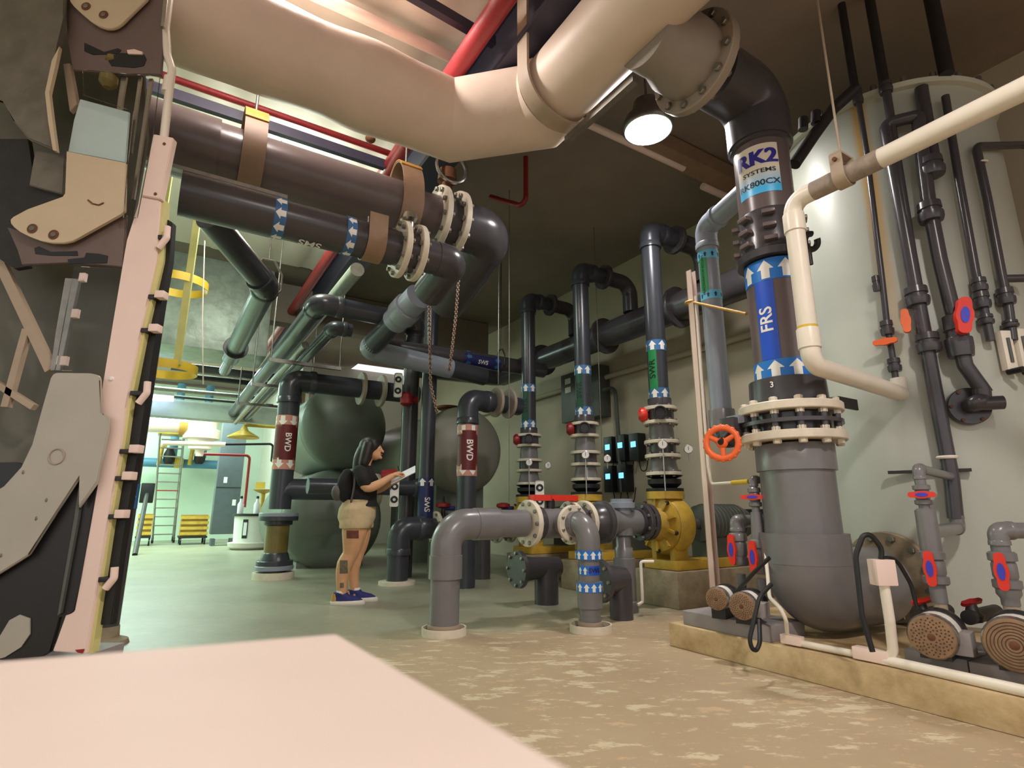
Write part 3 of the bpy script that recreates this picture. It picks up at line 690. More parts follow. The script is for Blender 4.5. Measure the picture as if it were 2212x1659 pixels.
# ---------------------------------------------------------------- pads and circulation pumps
PF = v_f
def pad(name_l, a, b, z0, h, dv):
    pa = F(a[0], a[1], z0); ua, va, _ = uvz(pa); ub, vb, _ = uvz(F(b[0], b[1], z0)); vv = (va+vb)/2
    return solo('equipment_pad', MB().box(W((ua+ub)/2, vv+dv/2, z0+h/2), abs(ua-ub), dv, h, U, V, Z, .008), padgrey, name_l, 'pad', W((ua+ub)/2, vv+dv/2, z0), 'pump pads'), (ua+ub)/2, vv
pad('long flat grey pad under the two small pumps left of the thick vertical pipe', (1480, 1348), (1660, 1390), PLH, .09, .36)
pad('grey block pad under the perforated pump right of the big elbow', (1958, 1432), (2092, 1462), PLH, .07, .5)
pad('grey block pad under the grooved pump at the right edge', (2100, 1462), (2290, 1505), PLH, .07, .5)
def circ_pump(label, px, py, wpx, Y, ax, L, end='holes', box=True, zsupport=None):
    c = P(px, py, Y); R = rpx(wpx, c); a = Vector(ax).normalized()
    t = thing('circulation_pump', label, 'pump', (c.x, c.y, zsupport if zsupport is not None else c.z-R), 'small circulation pumps')
    MB().lathe(c, a, [(0, R*.93), (.012, R), (.03, R), (.035, R*.96), (L*.5, R*.96), (L*.52, R*.9)], 32).build('motor_body', MATS['stainless'], t)
    e = MB().lathe(c-a*.012, a, [(0, R*.8), (.004, R*.9), (.014, R*.94)], 32).build('end_cover', tanperf, t)
    _, e1, e2 = basis(a)
    mb = MB()
    if end == 'holes':
        for k in range(90):
            rr = R*.82*math.sqrt((k+8)/98); an = k*2.39996; q = c-a*.0135+(e1*math.cos(an)+e2*math.sin(an))*rr
            mb.lathe(q, a, [(0, R*.035), (.004, R*.035)], 6)
    else:
        for k in range(6): mb.torus(c-a*.012, a, R*(.25+.11*k), R*.016, 32, 5)
    mb.build('grille', mat('grille_dark_'+end, (74, 54, 40), .8) if 'grille_dark_'+end not in MATS else MATS['grille_dark_'+end], e)
    MB().lathe(c-a*.016, a, [(0, R*.10), (.006, R*.2)], 12).build('hub', rust, e)
    MB().lathe(c+a*L*.50, a, [(0, R*1.02), (.02, R*1.06), (.04, R*1.06), (.045, R*.85), (L*.4, R*.8), (L*.42, R*.5)], 28).build('pump_head', blackp, t)
    MB().lathe(c+a*L*.18, a, [(0, R*.975), (L*.2, R*.975)], 28).build('rating_label', wtape, t)
    b = a.cross(Z).normalized()
    if box: MB().box(c+a*L*.33+b*R*.95-Z*R*.25, L*.34, R*.8, R*1.0, a, b, Z, .008).build('junction_box', padgrey, t)
    zb_ = zsupport if zsupport is not None else c.z-R
    MB().box((c+a*L*.3).to_2d().to_3d()+Z*(zb_+(c.z-R*.6-zb_)/2), L*.5, R*1.2, max(c.z-R*.6-zb_, .01), a, b, Z).build('foot', blackp, t)
    return t, c, R, a
PA = (V*.86+U*.15-Z*.0)
PADZ = PLH+.07
p1 = circ_pump('perforated tan ended pump on the grey block right of the big elbow', 2013, 1376, 94, 2.82, V+U*.2, .34, 'holes', True, PADZ)
p2 = circ_pump('rusty ended pump with ring grooves at the right edge', 2192, 1394, 116, 2.60, V+U*.2, .34, 'rings', False, PADZ)
p3_ = circ_pump('small tan ended pump leftmost on the long grey pad', 1548, 1294, 50, 3.72, V+U*.35, .30, 'holes', False, PLH+.09)
p4 = circ_pump('small tan ended pump right beside the leftmost one on the long grey pad', 1603, 1310, 60, 3.55, V+U*.3, .30, 'holes', True, PLH+.09)
# valve train over the right hand pumps
def vtrain(label, base, zt, r, grp): return thing('valve_train', label, 'valves', base, grp)
def vp(x, y, py): return Vector((x, y, zat(x, y, py)))
q = P(2030, 1300, 2.98); x, y = q.x, q.y; rr = .036
t = vtrain('grey valve train with two red and blue levers above the perforated pump', vp(x, y, 1316), 0, rr, 'grey valve trains')
MB().cyl(vp(x, y, 1326), vp(x, y, 1290), rr*.85).build('nipple', MATS['strap_beige'], t)
MB().cyl(vp(x, y, 1302), vp(x, y, 1255), rr).build('pipe', pvc, t)
ball_valve(t, vp(x, y, 1226), Z, rr*1.02, vp(x, y, 1190).z-vp(x, y, 1264).z, pvc, (-V-U*.1+Vector((-.25, -.3, 0))), .17, Z, red, bluei, 1.55)
MB().lathe(vp(x, y, 1194), Z, [(0, rr), (0, rr*1.35), (vp(x, y, 1108).z-vp(x, y, 1194).z, rr*1.30), (vp(x, y, 1108).z-vp(x, y, 1194).z+.012, rr*1.3), (vp(x, y, 1107).z-vp(x, y, 1194).z+.02, rr)], 20).build('check_valve', pvc, t)
MB().cyl(vp(x, y, 1112), vp(x, y, 1080), rr*.7).build('pipe', pvc, t)
ball_valve(t, vp(x, y, 1069), Z, rr*.7, vp(x, y, 1050).z-vp(x, y, 1094).z, pvc, -V+Vector((0, -.5, 0)), .12, U, red, bluei, 1.6)
tp = T(2052, 1012, .10)
pipe_run(t, [vp(x, y, 1052), vp(x, y, 1012), tp+Z*(vp(x, y, 1012).z-tp.z)], rr*.72, pvc)
tl = T(2066, 1118, .10); pipe_run(t, [vp(x, y, 1150)+U*.0, Vector((tl.x, tl.y, vp(x, y, 1150).z)), tl+Z*.1], rr*1.02, pvc)
q = P(2183, 1300, 2.78); x, y = q.x, q.y
t = vtrain('grey valve train with one red and blue lever above the grooved pump', vp(x, y, 1316), 0, rr, 'grey valve trains')
MB().cyl(vp(x, y, 1330), vp(x, y, 1300), rr*.9).build('nipple', MATS['strap_beige'], t)
MB().lathe(vp(x, y, 1308), Z, [(0, rr), (.03, rr), (.05, rr*1.35), (.1, rr*1.35)], 20).build('reducer', pvc, t)
ball_valve(t, vp(x, y, 1232), Z, rr*1.02, vp(x, y, 1190).z-vp(x, y, 1272).z, pvc, (-V-U*.1+Vector((-.25, -.3, 0))), .17, Z, red, bluei, 1.55)
pipe_run(t, [vp(x, y, 1192), vp(x, y, 1146), vp(x, y, 1146)+(V*.45-U*.3)], rr*1.05, pvc)
for x_, y_, Y_, lab, m_ in ((1990, 1302, 3.05, 'red flat lever on the pipe behind the perforated pump', red), (2098, 1304, 2.95, 'dark red lever valve between the two right hand pumps', redd)):
    c = P(x_, y_, Y_); t = thing('drain_valve', lab, 'valve', c, 'small lever valves behind the pumps')
    lever(t, c, Vector((-.1, -.5, .8)), V-U*.4, .11, .03, .018, m_, None)
    MB().lathe(c-Z*.085, Z, [(0, .035), (.03, .045), (.05, .03), (.085, .02)], 14).build('valve_body', dsteel, t)
    MB().cyl(c-Z*.06-V*.06, c-Z*.06+V*.28, .034).build('pipe', dsteel, t)
# valve trains over the left hand pumps
q = P(1600, 1230, 3.95); x, y = q.x, q.y; rr = .036
t = vtrain('grey elbowed valve train behind the leftmost small pump', vp(x, y, 1285), 0, rr, 'grey valve trains')
MB().cyl(vp(x, y, 1290), vp(x, y, 1240), rr*.8).build('pipe', pvc, t)
ball_valve(t, vp(x, y, 1186), Z, rr*1.1, vp(x, y, 1152).z-vp(x, y, 1222).z, pvc, (-V*1.3+U*.1+Vector((0, -.25, 0))), .2, Z, red, bluei)
pipe_run(t, [vp(x, y, 1155), vp(x, y, 1126), vp(x, y, 1126)+V*.5], rr*1.15, pvc)
q = P(1645, 1230, 3.75); x, y = q.x, q.y
t = vtrain('grey tall valve train with two red levers just left of the thick vertical pipe', vp(x, y, 1285), 0, rr, 'grey valve trains')
MB().cyl(vp(x, y, 1295), vp(x, y, 1250), rr).build('pipe', pvc, t)
ball_valve(t, vp(x, y, 1202), Z, rr*1.1, vp(x, y, 1165).z-vp(x, y, 1240).z, pvc, (-V*1.3+U*.1+Vector((0, -.25, 0))), .2, Z, red, bluei)
MB().lathe(vp(x, y, 1170), Z, [(0, rr*1.25), (vp(x, y, 1106).z-vp(x, y, 1170).z, rr*.95)], 20).build('reducer', pvc, t)
MB().cyl(vp(x, y, 1110), vp(x, y, 1088), rr*.7).build('pipe', pvc, t)
ball_valve(t, vp(x, y, 1074), Z, rr*.7, vp(x, y, 1054).z-vp(x, y, 1096).z, pvc, -V+Vector((0, -.6, 0)), .15, V+U*.4, red, bluei, 1.6)
hh = vp(x, y, 1036).z
pipe_run(t, [vp(x, y, 1056), vp(x, y, 1036), vp(x, y, 1036)+V*.16+U*.02], rr*.7, pvc)
lever(t, vp(x, y, 1050)+V*.12-U*.06, -U-V*.5, Z, .19, .05, .02, red, None)
# thin white sample tube with yellow sleeve, running to the strut
# strut post
q = P(1540, 1272, 4.5); x, y = q.x, q.y
t = thing('strut_post', 'tall pale steel strut post left of the thick vertical pipe', 'post', (x, y, 0))
MB().box((x, y, zat(x, y, 588)/2), .012, .062, zat(x, y, 588), U, V, Z).build('channel_back', MATS['strap_beige'], t)
for s_ in (-1, 1): MB().box(Vector((x, y, zat(x, y, 588)/2))+V*s_*.028-U*.024, .045, .008, zat(x, y, 588), U, V, Z).build('channel_side', wpaint, t)
MB().box((x, y, .01), .14, .14, .02, U, V, Z).build('base_plate', steel, t)
SX, SY = x, y
t = thing('sample_tube', 'thin pale tube with a yellow sleeve running from the strut to the grey valves', 'tube', (x, y, zat(x, y, 1040)))
a_ = vp(x+.02, y-.06, 640); b_ = P(1537, 1046, 4.4); c_ = P(1618, 1040, 3.8)
MB().sweep([a_, P(1530, 1010, 4.4), b_, c_], .012, 10, .04).build('tube', wpvc, t)
MB().cyl(b_.lerp(c_, .6), c_, .016).build('yellow_sleeve', yellowb, t)
t = thing('tie_rod', 'thin rusty rod tied from the strut to the thick vertical pipe', 'rod', vp(x, y, 655))
MB().cyl(vp(x, y, 652), P(1612, 678, 3.75), .011).build('rod', MATS['ochre_strap'], t)
MB().torus(vp(x, y, 654), Z, .045, .012, 16, 6).build('wrap', MATS['ochre_strap'], t)
# light blue grey return pipe
q = P(1547, 760, 4.35); x, y = q.x, q.y
t = thing('return_pipe', 'light blue-grey pipe with sky blue arrow bands and a green label', 'pipe', vp(x, y, 930))
rr = .082; top = vp(x, y, 492)
tgt = Vector((FX, FY, top.z+.02)); dd = (tgt-top).normalized()
pipe_run(t, [vp(x, y, 900), top, tgt-dd*.19], rr, pvcl, .16)
coupling(t, vp(x, y, 905), Z, rr+.02, vp(x, y, 886).z-vp(x, y, 925).z, pvc, 'socket')
pipe_run(t, [vp(x, y, 915), vp(x, y, 945), vp(x, y, 945)+dd*.25], rr*.95, pvcn)
RV = (CAM-top); RV.z = 0
for py in (556, 642): arrow_band(t, vp(x, y, py), Z, rr, .075, 9, tapec, MATS['tape_navy'], 1, RV, aw=.5, ah=.55)
label_strip(t, vp(x, y, 599), Z, rr, vp(x, y, 562).z-vp(x, y, 636).z, .07, tapeg, 'FRACTIONATOR RETURN', ink, .03, -.05, 90, RV)
# ---------------------------------------------------------------- conduit, boxes and cables on the plinth
def onp(px, py, h=.025): return F(px, py, PLH+h)
cb = onp(1712, 1386); c2 = onp(1885, 1420); c3 = onp(2300, 1512)
t = thing('conduit', 'white electrical conduit lying along the front edge of the plinth', 'conduit', cb)
MB().cyl(cb, c2, .018).build('conduit_run', wpvc, t); MB().cyl(c2, c3, .024).build('conduit_run', wpvc, t)
d_ = (c2-cb).normalized(); n_ = Z.cross(d_)
MB().box(cb+Z*.01, .12, .05, .05, d_, n_, Z, .006).build('conduit_box', wpaint, t)
MB().box(c2+Z*.012, .17, .06, .06, d_, n_, Z, .006).build('conduit_box', wpaint, t)
MB().sweep([cb+Z*.01+n_*.02-d_*.04, P(1697, 1325, 3.28), P(1662, 1290, 3.50), P(1653, 1180, 3.65)], .011, 12, .05).build('conduit_riser', wpvc, t)
b_ = P(1906, 1236, 2.95)
MB().sweep([c2+d_*.06, c2+d_*.10+Z*.04, P(1922, 1340, 2.95), b_-Z*.06], .024, 14, .06).build('conduit_riser', wpvc, t)
MB().box(b_, .10, .075, .125, Vector((1, 0, 0)), Vector((0, 1, 0)), Z, .006).build('switch_box', wpaint, t)
def cable(label, pts, r=.011): solo('cable', MB().sweep(pts, r, 10, .12, 10), black, label, 'cable', pts[0], 'black cables by the pumps')
cable('black cable looping up over the white switch box beside the big elbow', [P(1885, 1408, 2.9), P(1862, 1330, 2.92), P(1848, 1200, 2.95), P(1870, 1140, 2.95), P(1905, 1185, 2.95), P(1903, 1208, 2.95)], .013)
cable('black cable arching from the white switch box down to the perforated pump', [P(1900, 1205, 2.96), P(1935, 1205, 2.98), P(1968, 1262, 3.0), P(1980, 1310, 3.0)], .010)
cable('dark cable running straight up from the leftmost small pump', [P(1592, 1278, 3.68), P(1630, 1235, 3.5), P(1662, 1205, 3.4)], .012)
cable('dark cable hanging in a loop below the second small pump', [P(1666, 1262, 3.35), P(1640, 1290, 3.3), P(1618, 1385, 3.25), P(1630, 1412, 3.25), P(1642, 1390, 3.27), P(1640, 1340, 3.4)], .012)
# ================================================================ beams and rails under the white deck
def rail(label, name, px0, px1, Y0, r, mt, square=False, ext=-2.0, cat='pipe'):
    a = P(*px0, Y0); b = along(a, V, px1); a2 = a+V*ext
    mb = MB()
    if square: m_ = (a2+b)/2; mb.box(m_, (b-a2).length, r*1.2, r*2, V, U, Z)
    else: mb.cyl(a2, b, r, seg=14)
    return solo(name, mb, mt, label, cat, a)
o = rail('thin red sprinkler pipe between the insulated pipe and the fat brown pipe', 'sprinkler_pipe', (380, 172), 868, 4.3, .034, redpipe)
o = rail('dark navy rail just under the thin red sprinkler pipe', 'rail', (380, 207), 832, 4.25, .05, blueblk, True, cat='rail')
# sprinkler head cluster on the red pipe
pr = P(800, 300, 4.72)
t = thing('sprinkler_fitting', 'small brown sprinkler fitting on the thin red pipe', 'sprinkler', pr)
MB().sphere(pr, .05, .05, .04).build('fitting', rust, t); MB().cyl(pr+Z*.02, pr+Z*.1, .02).build('neck', rust, t)
# red sprinkler main along the beam
a = P(870, 320, 5.0); um, vm, zm = uvz(a)
solo('sprinkler_main', MB().cyl(W(-3, vm, zm), W(15.2, vm, zm), .08, seg=18), redpipe, 'red sprinkler main running away along the dark beam', 'pipe', a)
# dark blue flat bar across the white deck, cream conduit along the deck
a = P(930, 0, 3.4); b = P(1045, 68, 3.75)
solo('ceiling_bar', MB().box((a+b)/2+V*-.6, (b-a).length+1.6, .06, .09, (b-a).normalized(), Z.cross((b-a).normalized()), Z), blueblk, 'dark flat bar under the white ceiling at the top of the picture', 'bar', a)
a = P(760, 25, 3.7); b = P(990, 130, 4.3)
solo('ceiling_conduit', MB().cyl(a-(b-a)*.6, b, .05, seg=16), wpaint, 'cream conduit along the white ceiling above the insulated pipe', 'conduit', a)
# ================================================================ fat brown pipe and its lower neighbour
A1 = P(420, 318, 3.85); ux, vx, zx = uvz(A1)
e1_ = along(A1, V, 895); c1_ = along(A1, V, 1062); R1 = .245
t = thing('header_pipe', 'fat brown-grey pipe crossing from the left to a dark elbow at the centre', 'pipe', e1_)
a0 = along(A1, V, 300)
MB().cyl(a0-V*.4, along(A1, V, 470), R1+.02, seg=44).build('socket', pvcb, t)
MB().cyl(along(A1, V, 468), e1_, R1, seg=44).build('pipe', pvcb, t)
MB().cyl(e1_-V*.02, e1_+V*.28, R1*.9, seg=40).build('pipe', pvcb, t)
f1 = along(A1, V, 942); f2 = along(A1, V, 985)
flange(t, f1, V, R1*1.33, R1*.9, .06, 12, fwhite, steel)
flange(t, f2, V, R1*1.33, R1*.9, .06, 12, fwhite, steel)
vb = MB().lathe(f1+V*.03, V, [(0, R1*1.05), ((f2-f1).length-.06, R1*1.05)], 36); vbo = vb.build('valve_body', pvcd, t)
MB().lathe((f1+f2)/2+Z*R1, Z, [(0, .06), (.18, .05), (.2, .1), (.32, .09), (.34, .04)], 16).build('valve_neck', rust, vbo)
gc = (f1+f2)/2+Z*(R1+.3)
MB().torus(gc-U*.1, U, .16, .02, 28, 8).build('chain_wheel', chrome, vbo)
dE = (U-Z*.35).normalized()
MB().sweep([f2+V*.03, c1_, c1_+dE*.75], R1*1.0, 40, .30, 16).build('elbow', pvcd, t)
MB().cyl(c1_+dE*.6, c1_+dE*1.15, R1*1.0).build('pipe', pvcd, t)
def loop_strap(root, c, d, R, wd, top, mt, th):
    c = Vector(c); d = Vector(d).normalized(); s = Z.cross(d).normalized(); rs = []
    for i in range(56):
        a_ = 2*PI*i/56; x_, y_ = math.cos(a_), math.sin(a_)
        k = R if y_ < 0 else top
        p0 = c+s*R*x_+Z*k*y_; nrm = (s*x_/R+Z*y_/k).normalized()
        rs.append([p0-d*wd/2, p0+d*wd/2, p0+nrm*th+d*wd/2, p0+nrm*th-d*wd/2])
    return MB().rings(rs, close=True).build('strap', mt, root)
for px_, nm, mt1, lab in ((540, 'a', tanbr, 'tan strap hanger with an ochre top on the fat brown pipe, left one'), (872, 'b', tanor, 'ochre tan strap hanger on the fat brown pipe next to its cream flanges')):
    c = along(A1, V, px_); th_ = thing('pipe_hanger', lab, 'hanger', c, 'strap hangers on the fat pipe')
    wd = .17 if nm == 'a' else .20
    rb_ = R1+.024 if nm == 'a' else R1+.004
    loop_strap(th_, c, V, rb_, wd, R1+.20, tanbr, .012)
    rs_ = []
    for i in range(15):
        a_ = PI*(.5+(i-7)/7*(.30 if nm == 'a' else .22)); x_, y_ = math.cos(a_), math.sin(a_); p0 = c+Z.cross(V)*(rb_+.014)*x_+Z*(R1+.216)*y_; n_ = (Z.cross(V)*x_/rb_+Z*y_/(R1+.2)).normalized()
        rs_.append([p0-V*wd*.52, p0+V*wd*.52, p0+n_*.01+V*wd*.52, p0+n_*.01-V*wd*.52])
    MB().rings(rs_).build('ochre_cover', tanor, th_)
    MB().cyl(c+Z*(R1+.215), (c.x, c.y, CEIL+.0), .012).build('rod', steel, th_)
# lower pipe with SMS and blue arrow bands
A2 = P(400, 420, 3.45); R2 = .148
t = thing('sms_pipe', 'dark brown pipe with blue arrow bands and SMS lettering under the fat brown pipe', 'pipe', A2)
e2_ = along(A2, V, 850)
MB().cyl(A2-V*.03, along(A2, V, 590), R2*1.06, seg=36).build('socket', pvcd, t)
MB().cyl(along(A2, V, 588), e2_, R2, seg=36).build('pipe', pvcd, t)
for px_ in (600, 748): arrow_band(t, along(A2, V, px_), V, R2*1.01, .085 if px_ == 600 else .075, 9, tapebl, sgn=-1)
q = Cyl(along(A2, V, 672), V, R2*1.005); mb = MB(); q.text(mb, 'SMS', .10, 0.15, 0, -90); 
q2 = Cyl(along(A2, V, 672), V, R2*1.005)
mb.build('lettering', wtape, t)
f1 = along(A2, V, 862); f2 = along(A2, V, 898)
MB().cyl(e2_-V*.01, along(A2, V, 960), R2*.97, seg=32).build('pipe', pvcd, t)
flange(t, f1, V, R2*1.62, R2, .05, 10, fwhite, steel); flange(t, f2, V, R2*1.62, R2, .05, 10, fwhite, steel)
vbo = MB().lathe(f1+V*.02, V, [(0, R2*1.2), ((f2-f1).length-.04, R2*1.2)], 32).build('valve_body', pvcd, t)
MB().lathe((f1+f2)/2+Z*R2*1.1, Z, [(0, .04), (.1, .04), (.12, .08), (.18, .06)], 14).build('valve_neck', chrome, vbo)
e3 = along(A2, V, 975)
MB().sweep([along(A2, V, 940), e3, e3+(U*.9-Z*.2).normalized()*.5], R2, 28, .2, 12).build('elbow', pvcd, t)
c = along(A2, V, 806); th_ = thing('pipe_hanger', 'wide tan strap hanger on the dark pipe with the blue arrow bands', 'hanger', c)
strap(th_, c, V, R2+.006, .15, c.z+R2+.03, tanbr, .010, 'strap')
MB().cyl(c+Z*(R2+.0)+U*(R2+.012), c+Z*(R2+.16)+U*(R2+.012), .008).build('rod', steel, th_)
solo('strut_channel', MB().box(along(A2, V, 480)+Z*(R2*1.06+.022)-V*.02, .9, .05, .03, V, U, Z), steel, 'thin bright steel channel on top of the dark pipe with blue arrow bands', 'channel', A2)
# clevis at (575,560)
def clevis(label, c, d, R, rodtop, mt=steel):
    th_ = thing('pipe_clevis', label, 'hanger', c, 'clevis hangers'); c = Vector(c); s = Z.cross(d).normalized()
    pts = [c-Z*(R+.01), c-s*R-Z*R*.3, c-s*R+Z*R*.9, c-s*R*.4+Z*R*1.9, c+s*R*.4+Z*R*1.9, c+s*R+Z*R*.9, c+s*R-Z*R*.3, c-Z*(R+.01)]
    MB().sweep(pts, .012, 8, .03, 4).build('clevis', mt, th_)
    MB().cyl(c+Z*R*1.9, (c.x, c.y, rodtop), .007).build('rod', mt, th_)
# ================================================================ grey pipes running away on the left
def upx(px, py, v):           # point on the vertical plane v = const seen at a pixel
    r = ray(px, py); k = (v-CAM.dot(V))/r.dot(V); return CAM+r*k
Q = P(575, 618, 5.6); uq, vq, zq = uvz(Q)
t = thing('branch_pipe', 'dark grey pipe dropping from the SMS pipe and bending away to the left', 'pipe', Q)
far = along(Q, U, 468); st_ = Vector((P(452, 470, 4.6)))
pipe_run(t, [st_, Q, Q+U*3.4], .125, pvcn, .2)
flange(t, Q+U*2.75, U, .17, .12, .06, 6, pvcd, bolts=False); MB().cyl(Q+U*3.3, Q+U*4.4, .085).build('pipe', pvcd, t)
clevis('pale clevis hanger where the dark grey branch pipe bends', Q+Z*.02, U, .15, CEIL)
def away(label, px, py, Y, u_len, r, mt, right=None, rb=None):
    q = P(px, py, Y); t = thing('overhead_pipe', label, 'pipe', q, 'overhead pipes running away on the left')
    pts = ([right] if right is not None else [])+[q, q+U*u_len]
    pipe_run(t, pts, r, mt, rb); return t, q
R_ = P(690, 655, 6.2)
t, q3 = away('dark grey overhead pipe bending away left beside the pale foil pipe, upper one', 690, 655, 6.2, 9.5, .115, pvcn, R_+V*1.0-Z*.02, .2)
flange(t, R_+V*.98-Z*.02, V, .17, .11, .06, 6, steel, bolts=False)
pipe_run(t, [R_+V*.98-Z*.02, R_+V*1.22-Z*.02, R_+V*1.22-Z*.28+U*.06], .11, pvcn)
R_ = P(722, 708, 6.8)
t, q4 = away('dark grey overhead pipe bending away left under the pale foil pipe, lower one', 722, 708, 6.8, 8.8, .085, pvcn, R_+V*.22, .15)
t, q5 = away('bare steel overhead pipe thinner than its neighbours on the left', 660, 745, 7.2, 8.0, .05, MATS['galvanised'])
a = P(772, 582, 6.1)
solo('overhead_pipe', MB().sweep([a]+[a+U*k*.9 for k in range(1, 7)], .085, 18), mat('foil_wrap', (168, 172, 156), .45, .2, var=.25, scale=9, bump=.4, bscale=14), 'pale foil wrapped overhead pipe between the dark grey ones on the left', 'pipe', a, 'overhead pipes running away on the left')
# trapeze hangers carrying them
for k, u_ in enumerate((8.2, 10.0, 12.0)):
    z_ = R_.z-.22; c = W(u_, 1.60, z_)
    t = thing('trapeze_hanger', ('nearest', 'middle', 'farthest')[k]+' steel trapeze bar carrying the overhead pipes on the left', 'hanger', c, 'trapeze bars')
    MB().rbox(c, .05, 1.0, .05).build('bar', steel, t)
    for s_ in (-.48, .48): MB().cyl(c+V*s_, (c+V*s_).to_2d().to_3d()+Z*CEIL, .01).build('rod', steel, t)
# light blue-grey slanting pipe after the brown elbow and its bend
s0 = P(905, 640, 6.1); s1 = P(795, 755, 7.0)
t = thing('slanting_pipe', 'light blue-grey pipe slanting down left below the dark elbow', 'pipe', s0)
MB().cyl(s0, s0.lerp(s1, .45), .16, seg=28).build('pipe', pvcl, t); coupling(t, s0.lerp(s1, .25), s1-s0, .185, .2, pvcl)
MB().cyl(s0.lerp(s1, .44), s0.lerp(s1, .9), .135, seg=28).build('pipe', pvcn, t)
MB().sweep([s0.lerp(s1, .86), s1, s1+V*1.2-Z*.1], .135, 26, .2, 12).build('elbow', pvcl, t)
MB().cyl(s1+V*1.1-Z*.09, s1+V*1.75-Z*.145, .13, seg=24).build('pipe', pvcn, t)
# SWS horizontal pipe with navy label
a = P(930, 762, 7.6); b = along(a, V, 1105)
t = thing('sws_header', 'dark horizontal pipe with a navy SWS label and round arrows', 'pipe', a)
MB().cyl(a-V*.8, b+V*.6, .115, seg=28).build('pipe', pvcd, t)
c = along(a, V, 1037); qv = None
label_strip(t, c, V, .116, .62, .2, tapen, 'SWS', wtape, .085, .02, 90)
for px_ in (1006, 1066): arrow_band(t, along(a, V, px_), V, .116, .10, 7, tapen, tapebl, -1, full=False)
clevis('dark roller clevis above the SWS header', along(a, V, 1082), V, .12, CEIL, dsteel)
# second tier header on the wall
hz = zat(W(4.2, 5.2).x, W(4.2, 5.2).y, 640)
t = thing('manifold_pipe', 'fat dark header pipe running along the upper wall behind the pump risers', 'pipe', W(4, 5.3, hz))
MB().cyl(W(3.0, 5.35, hz), W(8.9, 5.35, hz), .19, seg=28).build('pipe', pvcd, t)
MB().sweep([W(8.6, 5.35, hz), W(9.0, 5.35, hz), W(9.0, 3.6, hz-.05)], .18, 24, .3).build('elbow', pvcd, t)
for u_ in (4.0, 5.4, 7.0): flange(t, W(u_+.55, 5.35, hz), U, .27, .19, .05, 8, pvcd, bolts=False)
solo('painted_pipe', MB().cyl(W(2.8, 6.22, 3.12), W(12, 6.22, 3.12), .045, seg=12), wallm, 'thin painted pipe along the tan wall below the fat dark header', 'pipe', W(4, 6.2, 2.95))
